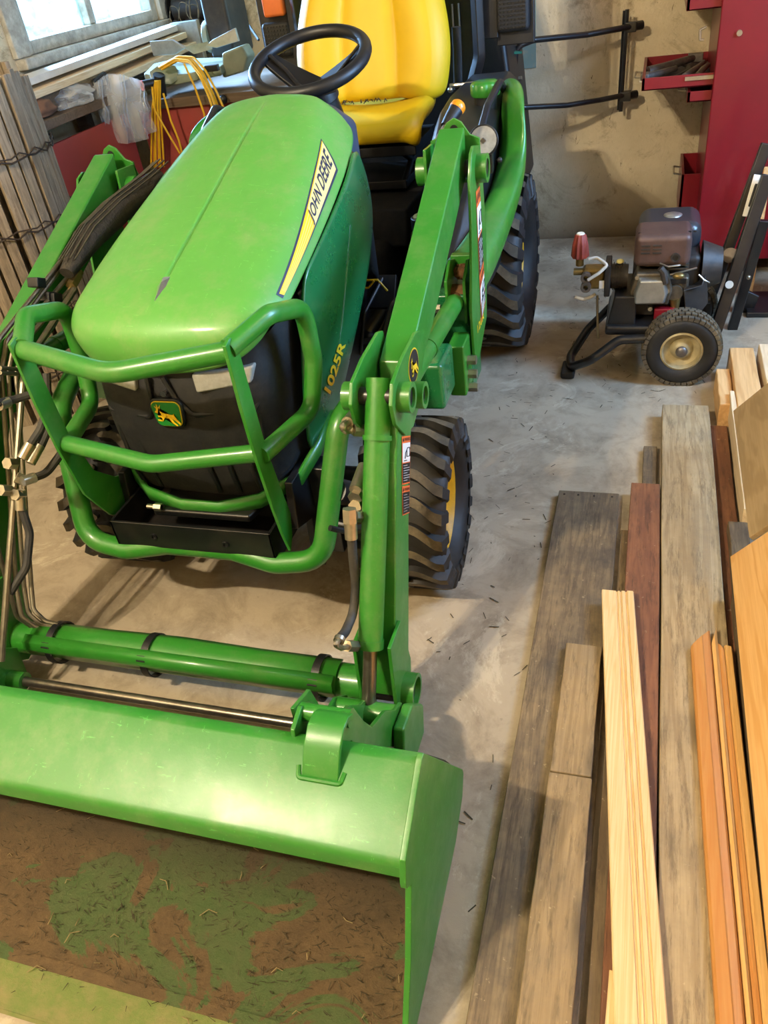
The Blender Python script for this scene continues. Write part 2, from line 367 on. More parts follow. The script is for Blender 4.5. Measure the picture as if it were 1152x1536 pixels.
# hood (control cage, subdivided)
def sym(rows):
    out=[]
    for r in rows:
        r=list(r)
        if abs(r[1][0]-.007)<1e-6: r=[r[0],(.005,)+r[1][1:],(.013,)+r[1][1:]]+r[2:]
        out.append([L(-w,y,z) for w,y,z in r[:0:-1]]+[L(w,y,z) for w,y,z in r])
    return out
def R_(y,zc,wr,zr,wm,zm,ws,zs,gro=0,yo=0):
    a=[(0,y,zc-gro),(.007,y,zc),(wr*.5,y,zc-(zc-zr)*.12),(wr*.88,y,zc-(zc-zr)*.5),(wr,y,zr),(wm,y+yo,zm),(ws,y+yo*1.6,zs)]
    return a
rows=[[(0,1.318,.712),(.007,1.318,.712),(.10,1.322,.715),(.165,1.335,.727),(.205,1.355,.745),(.232,1.385,.768),(.238,1.42,.782)],
 [(0,1.303,.765),(.007,1.303,.765),(.10,1.309,.768),(.175,1.322,.773),(.21,1.345,.785),(.237,1.385,.79),(.246,1.435,.788)],
 [(0,1.322,.822),(.007,1.322,.822),(.10,1.327,.82),(.185,1.34,.815),(.216,1.362,.808),(.243,1.40,.800),(.252,1.45,.792)],
 R_(1.40,.858,.224,.830,.25,.815,.259,.797,0,.03),
 R_(1.44,.872,.227,.843,.252,.823,.262,.803,.009,.02),
 R_(1.60,.923,.229,.893,.256,.868,.266,.842,.010),
 R_(1.80,.989,.210,.958,.252,.920,.264,.898,.010),
 R_(1.97,1.045,.190,1.014,.238,.980,.258,.952,.010),
 R_(2.06,1.072,.174,1.043,.222,1.008,.246,.975,.004),
 R_(2.13,1.090,.155,1.066,.205,1.03,.228,.995,0),
 [(0,2.185,1.098),(.007,2.185,1.098),(.07,2.183,1.094),(.115,2.178,1.088),(.14,2.168,1.078),(.185,2.16,1.045),(.21,2.155,1.01)],
 [(0,2.20,1.075),(.007,2.20,1.075),(.07,2.198,1.07),(.112,2.192,1.065),(.136,2.182,1.055),(.18,2.172,1.03),(.205,2.165,.995)]]
hood=obj('hood',G().grid(sym(rows)),M['hoodgreen'],T,subsurf=3)
hood.modifiers['sub'].levels=3
md=hood.modifiers.new('s','SOLIDIFY'); md.thickness=.006; md.offset=-1
bpy.context.view_layer.update()
def bvh_of(o):
    dg=bpy.context.evaluated_depsgraph_get(); e=o.evaluated_get(dg); me=e.to_mesh()
    mw=wm(o); vs=[mw@v.co for v in me.vertices]; ps=[tuple(p.vertices) for p in me.polygons]; e.to_mesh_clear()
    return BVHTree.FromPolygons(vs,ps)
hb=bvh_of(hood)
def cast(b,o,d,off=.0015,fallback=None):
    h=b.ray_cast(V(o),V(d).normalized())
    if h[0] is None: return V(fallback) if fallback else None
    return h[0]-V(d).normalized()*off
# chrome nose mark lying in the crease
def up(x,y): 
    p=cast(hb,(x,y,2),(0,0,-1),0); return p
g=G(); a=[up(XC,1.345),up(XC-.008,1.44),up(XC,1.452),up(XC+.010,1.44),up(XC+.011,1.40)]
a=[p+V((0,0,.002)) for p in [up(XC-.002,1.345),up(XC+.012,1.42),up(XC+.010,1.452),up(XC-.010,1.452),up(XC-.012,1.42)]]
top=g.bm.verts.new(up(XC,1.425)+V((0,0,.010))); vs=[g.bm.verts.new(p-V((0,0,.003))) for p in a]
for i in range(5): g.face([vs[i],vs[(i+1)%5],top])
obj('nose_mark',g,M['chrome'],T)['label']='small chrome arrow at the front of the hood crease'

def txt(body, size=1, bold=.0, shear=0, spacing=1):
    cu=bpy.data.curves.new('t','FONT'); cu.body=body; cu.size=size; cu.offset=bold; cu.shear=shear; cu.space_character=spacing; cu.align_x='LEFT'; cu.resolution_u=3
    o=bpy.data.objects.new('t',cu); me=bpy.data.meshes.new_from_object(o); bpy.data.objects.remove(o); bpy.data.curves.remove(cu)
    xs=[v.co.x for v in me.vertices]; ys=[v.co.y for v in me.vertices]; mx,Mx,my,My=min(xs),max(xs),min(ys),max(ys)
    vs=[((v.co.x-mx)/(Mx-mx),(v.co.y-my)/(My-my)) for v in me.vertices]; fs=[tuple(p.vertices) for p in me.polygons]
    bpy.data.meshes.remove(me); return vs,fs
def surf_text(name, body, mat, parent, fn, **k):
    vs,fs=txt(body,**k); g=G(); bv=[g.bm.verts.new(fn(u,v)) for u,v in vs]
    for f in fs: g.face([bv[i] for i in f])
    return obj(name,g,mat,parent)
def surf_quad(name, mat, parent, fn, nu=12, nv=3):
    g=G(); g.grid([[fn(i/nu,j/nv) for i in range(nu+1)] for j in range(nv+1)]); return obj(name,g,mat,parent)
# side stripe, tapering to its tip: (y,z) corners, cast onto the hood from the side
def bil(c, u, v):
    a=V(c[0]).lerp(V(c[1]),u); b=V(c[3]).lerp(V(c[2]),u); return a.lerp(b,v)
def side(c, off, b=hb):
    def fn(u,v):
        p=bil(c,u,v); q=cast(b,(XC+.6,p[0],p[1]),(-1,0,0),off); return q if q else V((XC+.25,p[0],p[1]))
    return fn
SC=[(1.470,.822),(1.918,.958),(1.978,1.012),(1.462,.829)]
surf_quad('stripe_decal',M['decal_navy'],hood,side([(1.462,.8185),(1.922,.954),(1.985,1.0155),(1.455,.830)],.0012))
surf_quad('stripe_decal',M['decal_yellow'],hood,side(SC,.0022))
for k in range(4):
    v0=.16+k*.2; c=[bil(SC,0.02,v0),bil(SC,.62,v0),bil(SC,.62,v0+.05),bil(SC,0.02,v0+.05)]
    surf_quad('stripe_decal',M['decal_pale'],hood,side([tuple(p) for p in c],.003),nv=1)
def bilc(c,u0,u1,v0,v1): return [tuple(bil(c,u0,v0)),tuple(bil(c,u1,v0)),tuple(bil(c,u1,v1)),tuple(bil(c,u0,v1))]
surf_quad('stripe_decal',M['decal_pale'],hood,side(bilc(SC,.52,.995,.03,.97),.0032))
surf_text('lettering','JOHN DEERE',M['decal_navy'],hood,side(bilc(SC,.50,.97,.10,.90),.0045),bold=.018,spacing=1.06)

# side shrouds
def shroud(s):
    # columns are heights, rows go from front to rear
    R=[[(.238,1.455,.43),(.246,1.46,.52),(.250,1.48,.62),(.256,1.515,.73),(.258,1.565,.828)],
       [(.250,1.52,.425),(.258,1.53,.52),(.262,1.56,.64),(.264,1.60,.75),(.262,1.625,.845)],
       [(.256,1.62,.44),(.268,1.65,.53),(.276,1.70,.66),(.274,1.73,.78),(.264,1.76,.883)],
       [(.258,1.66,.48),(.272,1.76,.57),(.284,1.84,.69),(.281,1.87,.81),(.266,1.88,.922)],
       [(.258,1.68,.50),(.274,1.80,.60),(.288,1.93,.72),(.285,1.985,.84),(.262,1.975,.957)],
       [(.257,1.69,.505),(.272,1.815,.605),(.286,1.965,.74),(.281,2.05,.85),(.245,2.07,.985)]]
    g=G(); g.grid([[L(s*w,y,z) for w,y,z in r] for r in R]); o=obj('side_shroud',g,M['dgreen'],T,subsurf=3)
    md=o.modifiers.new('s','SOLIDIFY'); md.thickness=.008; md.offset=-s
    return o
shr=shroud(1); shroud(-1)
bpy.context.view_layer.update(); sb=bvh_of(shr)
mc=[(-0.6900, 1.5425, 0.5717)[1:],(-0.6900, 1.6685, 0.6118)[1:],(-0.6900, 1.6384, 0.6436)[1:],(-0.6900, 1.5241, 0.6006)[1:]]
surf_text('model_number','1025R',M['decal_yellow'],shr,side([(1.575,.527),(1.70,.60),(1.668,.628),(1.548,.556)],.003,sb),bold=.03)
# moulded rib on the shroud
g=G(); pts=[cast(sb,(XC+.6,y,z),(-1,0,0),-.001) for y,z in [(1.62,.56),(1.70,.66),(1.78,.76),(1.86,.84)]]
g.tube([p for p in pts if p],.004,8); obj('shroud_rib',g,M['dgreen'],shr)

# black front grille and flanks
g=G()
prof=[(.700,1.335),(.66,1.325),(.60,1.318),(.52,1.318),(.45,1.325),(.385,1.34)]
rings=[]
for z,y0 in [(.745,1.36)]+prof:
    w=.228 if z>.45 else .222
    rings.append([L(-w,1.60,z+.05*(z>.6)),L(-w,y0+.12,z+.02),L(-w*.93,y0+.05,z),L(-w*.72,y0+.015,z),L(-w*.35,y0+.003,z),L(0,y0,z),L(w*.35,y0+.003,z),L(w*.72,y0+.015,z),L(w*.93,y0+.05,z),L(w,y0+.12,z+.02),L(w,1.60,z+.05*(z>.6))])
g.grid(rings); gr_=obj('grille',g,M['matblack'],T,subsurf=2)
g=G()
for w in (-.17,-.115,.05,.10,.15,.19):
    g=G(); g.tube([L(w,1.333+abs(w)**2*.7,.60),L(w,1.322+abs(w)**2*.7,.54),L(w,1.320+abs(w)**2*.7,.46),L(w,1.338+abs(w)**2*.7,.39)],.006,8,flat=.6); obj('grille_rib',g,M['black'],gr_)
g=G(); g.tube([L(-.2,1.39,.62),L(-.185,1.352,.60),L(-.06,1.322,.60),L(-.045,1.321,.63),L(-.04,1.325,.70)],.006,8,fillet=.02); g.tube([L(.2,1.39,.64),L(.185,1.35,.61),L(.05,1.322,.61),L(.02,1.321,.65),L(.0,1.325,.70)],.006,8,fillet=.02)
obj('lamp_surround',g,M['black'],gr_)
g=G(); g.cyl(L(.0,1.33,.668),L(.0,1.308,.668),.007); obj('hood_latch',g,M['chrome'],gr_)
for s in (-1,1):
    g=G(); c=[(.075,1.322,.665),(.19,1.36,.672),(.20,1.368,.71),(.07,1.330,.708)]
    g.slab([L(s*w,y-.004,z) for w,y,z in c],(0,.03,0)); h=obj('headlight',g,M['lens'],T,bevel=.006)
# badge
def deer(fn):
    P=[(.06,.60),(.13,.66),(.16,.72),(.10,.86),(.19,.78),(.22,.95),(.25,.78),(.36,.90),(.29,.72),(.27,.66),(.33,.60),(.42,.55),(.62,.52),(.72,.50),(.80,.56),(.78,.47),(.84,.36),(.97,.16),(.92,.10),(.76,.27),(.67,.34),(.72,.20),(.84,.08),(.78,.04),(.62,.20),(.56,.35),(.44,.36),(.36,.34),(.28,.22),(.10,.24),(.09,.30),(.24,.30),(.28,.38),(.14,.40),(.14,.46),(.29,.46),(.24,.56),(.14,.54)]
    return P
def deer_obj(name, fn, mat, parent):
    g=G(); g.face([g.bm.verts.new(fn(u,v)) for u,v in deer(None)]); bmesh.ops.triangulate(g.bm,faces=g.bm.faces[:]); return obj(name,g,mat,parent)
bc=[L(-.033,1.313,.612),L(.033,1.313,.612),L(.033,1.312,.672-.0),L(-.033,1.312,.672)]
def badge_round(y,grow):
    pts=[];
    for cx_,cz,a0 in ((.022,.636,0),(-.022,.636,90),(-.018,.602,180),(.018,.602,270)):
        for k in range(5):
            a=math.radians(a0+k*22.5); pts.append(L(cx_+math.cos(a)*(.012+grow)-.005,y,cz+math.sin(a)*(.012+grow)))
    return pts
b0=obj('badge',G().slab(badge_round(1.322,.007),(0,-.012,0)),M['black'],T,bevel=.003)
obj('badge_rim',G().slab(badge_round(1.312,.002),(0,-.0035,0)),M['decal_yellow'],b0)
obj('badge_plate',G().slab(badge_round(1.3095,0),(0,-.0035,0)),M['decal_green'],b0)
deer_obj('deer_emblem',lambda u,v:L(-.037+.064*u,1.3045,.588+.062*v),M['decal_yellow'],b0)

# lower green trim band + bumper tray
def band(pts,h,t):
    g=G(); rows=[]
    A=[V(p) for p in pts]
    rows=[[p+V((0,0,0)) for p in A],[p+V((0,0,-h)) for p in A]]
    return g.grid(rows)
bp=[L(-.262,1.62,.50),L(-.258,1.48,.455),L(-.235,1.40,.42),L(-.15,1.335,.392),L(-.05,1.312,.378),L(.05,1.312,.378),L(.15,1.335,.392),L(.235,1.40,.42),L(.258,1.48,.455),L(.262,1.62,.50)]
obj('lower_trim',band(bp,.036,.01),M['green'],T,solid=.01)
g=G(); g.slab([L(-.19,1.38,.40),L(.19,1.38,.40),L(.19,1.60,.42),L(-.19,1.60,.42)],(0,0,-.06)); g.slab([L(-.13,1.30,.352),L(.13,1.30,.352),L(.16,1.42,.352),L(-.16,1.42,.352)],(0,0,-.02)); obj('front_frame',g,M['blackmetal'],T,bevel=.006)
g=G(); t=.007; bx,by0,by1,z0,z1=.212,1.236,1.42,.268,.357
g.box(XC-bx,XC+bx,by0,by0+t,z0,z1); g.box(XC-bx,XC-bx+t,by0,by1,z0,z1); g.box(XC+bx-t,XC+bx,by0,by1,z0,z1); g.box(XC-bx,XC+bx,by0,by1,z0,z0+t)
wb=obj('weight_bracket',g,M['blackmetal'],T,bevel=.0015)
g=G(); g.box(XC-.17,XC+.17,1.40,1.6,.26,.40); obj('front_casting',g,M['blackmetal'],T,bevel=.01)
for w,z in ((-.10,.32),(.09,.315)): g=G(); g.ring(L(w,1.2365,z),L(w,1.233,z),.009,.005,16); obj('bolt_hole',g,M['black'],wb)
g=G(); g.hexnut(L(-.13,1.38,.352),L(-.13,1.37,.352),.012); g.hexnut(L(-.12,1.30,.36),L(-.10,1.30,.36),.010); g.cyl(L(-.14,1.30,.36),L(-.10,1.30,.36),.006); obj('bolt',g,M['steel'],wb)

# brush guard
bg=obj('brush_guard',G().tube([L(-.236,1.225,.812),L(0,1.165,.792),L(.236,1.225,.812)],.021,18,fillet=.15),M['green'],T)
obj('guard_lower_bar',G().tube([L(-.24,1.235,.578),L(0,1.195,.562),L(.24,1.235,.578)],.0195,18,fillet=.12),M['green'],bg)
for s in (-1,1):
    obj('guard_hoop',G().tube([L(s*.236,1.225,.818),L(s*.285,1.32,.845),L(s*.297,1.46,.80),L(s*.300,1.455,.68),L(s*.290,1.42,.575),L(s*.243,1.235,.572)],.020,18,fillet=.055),M['green'],bg)
    prof=[(1.200,.835),(1.222,.842),(1.243,.833),(1.250,.70),(1.255,.58),(1.285,.47),(1.345,.41),(1.42,.375),(1.42,.28),(1.36,.275),(1.28,.34),(1.228,.44),(1.207,.58),(1.200,.70)]
    if s==1: prof=[(1.200,.835),(1.222,.842),(1.243,.833),(1.250,.70),(1.255,.58),(1.275,.46),(1.29,.38),(1.275,.33),(1.25,.30),(1.235,.36),(1.222,.44),(1.207,.58),(1.200,.70)]
    obj('guard_upright',G().prism(prof,XC+s*.243-.004,XC+s*.243+.004),M['green'],bg,bevel=.0015)
def lowtube(s): return [L(s*.425,1.86,.62),L(s*.43,1.62,.61),L(s*.365,1.385,.575),L(s*.318,1.255,.275),L(s*.20,1.245,.262),L(s*.09,1.26,.278)]
a=lowtube(-1); b=lowtube(1)[::-1]
obj('loader_brace_tube',G().tube(a+b,.0255,20,fillet=.085),M['green'],T)

# cowl, dash, steering
g=G(); rings=[]
for y,z,w in ((2.16,1.06,.17),(2.22,1.055,.185),(2.30,1.03,.18),(2.36,.98,.15)):
    rings.append([L(-w,y,z-.22),L(-w,y,z-.04),L(-w*.7,y,z),L(w*.7,y,z),L(w,y,z-.04),L(w,y,z-.22)])
g.loft(rings); obj('dash_cowl',g,M['navy'],T,bevel=.015,seg=3)
g=G(); rings=[]
for y,z,w in ((2.06,.985,.240),(2.12,.98,.235),(2.2,.93,.22),(2.27,.86,.2)):
    rings.append([L(-w,y,z-.35),L(-w,y,z-.04),L(-w*.8,y,z),L(w*.8,y,z),L(w,y,z-.04),L(w,y,z-.35)])
g.loft(rings); obj('firewall',g,M['black'],T,bevel=.012)
SW=V((XC+.010,2.455,1.128)); ti=math.radians(19.5); ax=V((0,-math.sin(ti),math.cos(ti))); ay=V((0,math.cos(ti),math.sin(ti))); xx=V((1,0,0))
def sw(a,r,h=0): return SW+(xx*math.cos(a)+ay*math.sin(a))*r+ax*h
g=G(); m=48; g.tube([sw(2*math.pi*k/m,.168) for k in range(m)],[.0185+.0012*(math.sin(k*math.pi) ) for k in range(m)],14,closed=True)
st=obj('steering_wheel',g,M['black'],T)
g=G()
def spoke(a0,a1,w0,w1):
    A=[];B=[]
    for t in [i/8 for i in range(9)]:
        r=.165*t; d=sw(a0,r,-.085*(1-t)**.8)-SW; side_=(xx*-math.sin(a0)+ay*math.cos(a0))*(w0+(w1-w0)*t)
        A.append(SW+d+side_); B.append(SW+d-side_)
    g.loft([[p+ax*.006,q+ax*.006,q-ax*.010,p-ax*.010] for p,q in zip(A,B)])
spoke(math.radians(160),0,.05,.026); spoke(math.radians(20),0,.05,.026); spoke(math.radians(-90),0,.06,.05)
g.cyl(SW-ax*.11,SW-ax*.072,.062,.052)
obj('wheel_spokes',g,M['black'],st,bevel=.004)
g=G(); g.tube([sw(math.radians(160),.150,.004),sw(math.radians(163),.10,-.030),sw(math.radians(190),.05,-.062),sw(math.radians(270),.046,-.066),sw(math.radians(350),.05,-.062),sw(math.radians(17),.10,-.030),sw(math.radians(20),.150,.004)],.009,10,fillet=.03,flat=.5); obj('wheel_trim',g,M['blackmetal'],st)
g=G(); g.cyl(SW-ax*.10,SW-ax*.26,.052,.07); obj('steering_column',g,M['black'],T)

# seat
def padded(name,rows,mat,parent,thick,sub=2):
    o=obj(name,G().grid(rows),mat,parent); o.modifiers.clear()
    md=o.modifiers.new('s','SOLIDIFY'); md.thickness=thick; md.offset=-1
    md=o.modifiers.new('sub','SUBSURF'); md.levels=sub; md.render_levels=sub
    return o
# cushion
rows=[]
for y,z,w,dz in ((2.82,.80,.20,.0),(2.79,.835,.235,.0),(2.80,.885,.245,.008),(2.88,.905,.25,.022),(3.0,.90,.25,.03),(3.12,.90,.23,.03),(3.16,.90,.21,.03)):
    r=[]
    for t in (-1,-.85,-.62,-.3,0,.3,.62,.85,1):
        e=dz*(1.0 if abs(t) in (.85,) else (.75 if abs(t)==1 else (.35 if abs(t)==.62 else 0)))
        r.append(L(w*t,y+(.03 if abs(t)==1 else 0),z+e-(.035 if abs(t)==1 else 0)))
    rows.append(r)
seat=padded('seat_cushion',rows,M['yellow'],T,.085,3)
rows=[]
for y,z,w,d in ((3.08,.90,.215,.02),(3.10,.97,.235,.04),(3.125,1.05,.245,.055),(3.15,1.13,.235,.055),(3.18,1.22,.21,.045),(3.22,1.32,.185,.03),(3.25,1.40,.15,.02)):
    r=[]
    for t in (-1,-.9,-.66,-.55,-.25,0,.25,.55,.66,.9,1):
        e={1:.6,.9:1.,.66:.45,.55:.0,.25:.05,0:.0}[abs(t)]
        r.append(L(w*t,y-d*e+(.05 if abs(t)==1 else 0)+(.012 if abs(t)==.55 else 0),z))
    rows.append(r)
padded('seat_backrest',rows,M['yellow'],T,-.07,3)
g=G(); g.box(XC-.2,XC+.2,2.84,3.15,.765,.80); g.box(XC-.16,XC+.16,2.82,3.1,.66,.69); g.box(XC-.19,XC-.17,2.84,3.1,.66,.77); 
for s in (-.15,.15): g.tube([L(s,2.83,.68),L(s,3.06,.77)],.012,8); g.tube([L(s,3.06,.68),L(s,2.86,.77)],.012,8)
obj('seat_suspension',g,M['black'],T,bevel=.004)
g=G(); g.loft([[L(-.2,2.62,.52),L(.2,2.62,.52),L(.2,2.66,.64),L(-.2,2.66,.64)],[L(-.22,3.2,.52),L(.22,3.2,.52),L(.22,3.2,.66),L(-.22,3.2,.66)]]); obj('seat_platform',g,M['matblack'],T,bevel=.01)
# seat belt stalk and armrest
g=G(); g.tube([L(.285,3.2,.90),L(.292,3.19,1.03),L(.295,3.18,1.10)],.017,10,flat=.6); obj('belt_buckle',g,M['black'],T)
g=G(); g.tube([L(.27,3.13,.925),L(.40,3.13,.925)],.007,8); g.ball(L(.275,3.11,.915),.010); obj('tie_bar',g,M['steel'],T)
# leaf litter on the cushion
g=G()
for k in range(16):
    x=random.uniform(-.12,.06); y=random.uniform(3.0,3.08); z=.912; a=random.uniform(0,6.3); l=random.uniform(.012,.045)
    g.tube([L(x,y,z),L(x+l*math.cos(a)*.5,y+l*math.sin(a)*.3,z+.012),L(x+l*math.cos(a),y+l*math.sin(a)*.6,z+.004)],.0018,5)
tag(obj('leaf_litter',g,M['grassbits'],T),'dry leaf scraps lying on the yellow seat',kind='stuff')

# floor platform, pedals, engine block
g=G(); g.slab([L(-.46,2.12,.40),L(.46,2.12,.40),L(.46,2.72,.42),L(-.46,2.72,.42)],(0,0,-.03)); obj('foot_platform',g,M['matblack'],T,bevel=.006)
g=G(); g.loft([[L(-.15,2.05,.40),L(.15,2.05,.40),L(.12,2.1,.60),L(-.12,2.1,.60)],[L(-.17,2.7,.40),L(.17,2.7,.40),L(.14,2.7,.54),L(-.14,2.7,.54)]]); obj('tunnel',g,M['matblack'],T,bevel=.03,seg=3)
g=G(); g.box(XC-.17,XC+.17,1.5,2.15,.26,.72); g.cyl(L(0,1.4,.40),L(0,1.5,.40),.1); obj('engine_block',g,M['blackmetal'],T,bevel=.02)
g=G(); g.box(XC-.2,XC+.2,2.15,3.25,.24,.42); g.box(XC-.14,XC+.14,3.0,3.35,.25,.62); obj('transmission',g,M['blackmetal'],T,bevel=.03)
for w,y in ((.22,2.18),(.33,2.22)):
    g=G(); g.slab([L(w-.045,y,.49),L(w+.045,y,.49),L(w+.045,y+.06,.57),L(w-.045,y+.06,.57)],(0,.012,-.012)); g.tube([L(w,y+.06,.56),L(w-.03,y-.06,.50),L(w-.05,y-.1,.38)],.007,8,fillet=.02); obj('pedal',g,M['black'],T,bevel=.004)
g=G(); c=L(.255,2.165,.575); g.tube([L(.17,2.12,.60),L(.245,2.12,.60),L(.268,2.125,.565)],.0035,6); g.tube([L(.24,2.10,.605),L(.22,2.10,.585),L(.17,2.1,.585)],.003,6); obj('floor_mat_line',g,M['decal_yellow'],T)
g=G(); g.tube([L(.285,2.30,.50),L(.275,2.12,.52),L(.25,2.0,.40),L(.24,1.9,.28)],.010,8,fillet=.04); obj('step_rail',g,M['black'],T)
# differential dial
g=G(); g.cyl(L(.30,2.5,.60),L(.30,2.5,.66),.045); d=obj('height_dial',g,M['black'],T,bevel=.004); obj('dial_ring',G().ring(L(.30,2.5,.66),L(.30,2.5,.664),.036,.026),M['decal_pale'],d)
obj('dial_post',G().cyl(L(.30,2.5,.42),L(.30,2.5,.61),.05),M['matblack'],d)

# front axle
g=G(); g.tube([L(-.42,1.57,.22),L(-.1,1.57,.27),L(.1,1.57,.27),L(.42,1.57,.22)],.045,14,fillet=.05); g.cyl(L(.22,1.57,.22),L(.34,1.57,.22),.085); g.cyl(L(-.34,1.57,.22),L(-.22,1.57,.22),.085); g.box(XC+.23,XC+.29,1.44,1.50,.14,.40); g.box(XC-.29,XC-.23,1.44,1.50,.14,.40); g.tube([L(.15,1.45,.25),L(.32,1.43,.24)],.012,8); obj('front_axle',g,M['blackmetal'],T,bevel=.008)
for w in (.215,-.235): obj('frame_plate',G().prism([(1.35,.42),(1.50,.42),(1.49,.25),(1.46,.12),(1.43,.10),(1.40,.14),(1.41,.27),(1.33,.30)],XC+w,XC+w+.02),M['blackmetal'],T,bevel=.003)
g=G(); g.cyl((-0.6200, 1.4918, 0.2864),(-0.6200, 1.3260, 0.4256),.03); g.tube([L(.30,1.44,.33),L(.33,1.38,.42),L(.345,1.36,.46)],.010,8); obj('steering_cylinder',g,M['blackmetal'],T)

# wheels -------------------------------------------------------
def wheel(name,R,W,Rr,nl,side_,skew):
    """wheel built around origin, axis = x, outer face towards +x*side_"""
    root=bpy.data.objects.new(name,None); COL.objects.link(root)
    hw=W/2; sh=R*.085
    # carcass profile along arc: (x, r)
    P=[(hw*.62,Rr),(hw*.86,Rr+.012),(hw*1.0,Rr+(R-Rr)*.40),(hw*1.0,Rr+(R-Rr)*.62),(hw*.93,R-sh-.010),(hw*.80,R-sh),(hw*.4,R-sh+.004),(0,R-sh+.006)]
    full=[(a*side_*1.0,b) for a,b in P]+[(-a*side_,b) for a,b in P[-2::-1]]
    g=G(); g.lathe(full+[(-hw*.62*side_,Rr)],(0,0,0),(1,0,0),64)
    tire=obj('tire',g,M['rubber'],root,smooth=60)
    # lugs
    def prof(s): # s in [0,1] from centre to lower shoulder -> (x, r base)
        if s<.72: return hw*(s/.72)*.93, R-sh
        t=(s-.72)/.28; return hw*(.93+.09*t), R-sh-t*(R-Rr)*.40
    g=G()
    def lug(th0,sg):
        rings=[]; ns=14
        for i in range(ns):
            s=-.10+1.08*i/(ns-1)
            ss=max(s,0); x,rb=prof(ss)
            if s<0: x=hw*s
            # chevron path: shoulder part steep, centre part angled
            q=min(1,max(0,s)); e=min(1,max(0,(.80-q)/.62)); e=e*e*(3-2*e)
            th=th0 + skew*e
            wd=(.0115+.0045*q)/R*(1 if i else .3)*(R/.222)
            hgt=sh if s<.72 else sh*(1-(s-.72)/.28*.75)
            rt=rb+hgt if s<.72 else rb+hgt*.9
            ring=[]
            for (dt,rr) in ((-wd*1.35,rb-.006),(-wd*.9,rt),(wd*.9,rt),(wd*1.35,rb-.006)):
                a=th+dt; X_=x
                if s>=.72 and rr>rb: X_=x+.006
                ring.append(V((X_*sg,rr*math.cos(a),rr*math.sin(a))))
            rings.append(ring)
        b0_=len(g.bm.faces); g.loft(rings); g.bm.faces.ensure_lookup_table()
        for i_ in range(b0_,len(g.bm.faces)):
            if (i_-b0_)%4==1 and (i_-b0_)<4*10: g.bm.faces[i_].material_index=1
    for k in range(nl):
        th=2*math.pi*k/nl; lug(th,1); lug(th+math.pi/nl,-1)
    obj('tread_lugs',g,[M['rubber'],M['lug']],tire,smooth=30)
    # rim (outer face towards side_)
    g=G(); e=hw*.62*side_
    g.lathe([(e*1.1,Rr+.012),(e*1.12,Rr+.002),(e*1.0,Rr-.006),(e*.45,Rr-.012),(e*.30,Rr*.80),(e*.42,Rr*.55),(e*.42,Rr*.28),(e*.62,Rr*.26),(e*.62,0.0005)],(0,0,0),(1,0,0),48)
    rim=obj('rim',g,M['rimyellow'],root,smooth=40)
    g=G()
    for k in range(5):
        a=2*math.pi*k/5; c=V((e*.42,Rr*.42*math.cos(a),Rr*.42*math.sin(a))); g.hexnut(c,c+V((side_*.012,0,0)),.011)
    obj('lug_nut',g,M['steel'],rim)
    g=G(); e2=-e; g.lathe([(e2*1.1,Rr+.012),(e2*.9,Rr-.008),(e*.3,Rr-.012)],(0,0,0),(1,0,0),48); g.cyl((e2*1.2,0,0),(e*.45,0,0),Rr*.35); obj('hub',g,M['blackmetal'],root)
    return root
def place(root,loc): root.location=loc; attach(root,T); root.matrix_parent_inverse=wm(T).inverted()
for s in (1,-1):
    f=wheel('front_wheel',.222,.216,.132,21,s,-.20); f.rotation_euler=(0,0,math.radians(2)); place(f,(XC+(.460 if s==1 else -.375),1.57,.222))
    r=wheel('rear_wheel',.318,.30,.165,21,s,-.22); place(r,(XC+s*(.565-.15),3.0,.318))

# fenders
OUT=[(-0.4050, 1.8607, 0.6756),(-0.4050, 2.1854, 0.5978),(-0.4050, 2.5294, 0.6179),(-0.4050, 2.8925, 0.6717),(-0.4050, 2.9583, 0.7854),(-0.4050, 2.7991, 0.9098),(-0.4050, 2.5789, 1.0000)]
INN=[(-0.5600, 2.3580, 0.6492),(-0.5300, 2.4873, 0.6091),(-0.5100, 2.6131, 0.6056),(-0.5000, 2.8220, 0.6184),(-0.4900, 2.9379, 0.6977),(-0.4900, 3.0245, 0.8195),(-0.4900, 2.8971, 0.9509)]
def mir(p): return V((2*XC-p[0],p[1],p[2]))
OUT=[(y,z) for x,y,z in OUT]
fi=[(.42,2.10,.62),(.47,2.22,.655),(.50,2.38,.69),(.506,2.58,.71),(.508,2.73,.76),(.508,2.80,.85),(.506,2.84,.92),(.50,2.95,.945),(.475,3.02,.93),(.44,3.2,.86)]
fo=[(.545,2.12,.58),(.56,2.20,.600),(.581,2.405,.657),(.594,2.60,.725),(.598,2.67,.79),(.596,2.69,.86),(.588,2.70,.91),(.575,2.82,.935),(.525,3.02,.925),(.47,3.2,.85)]
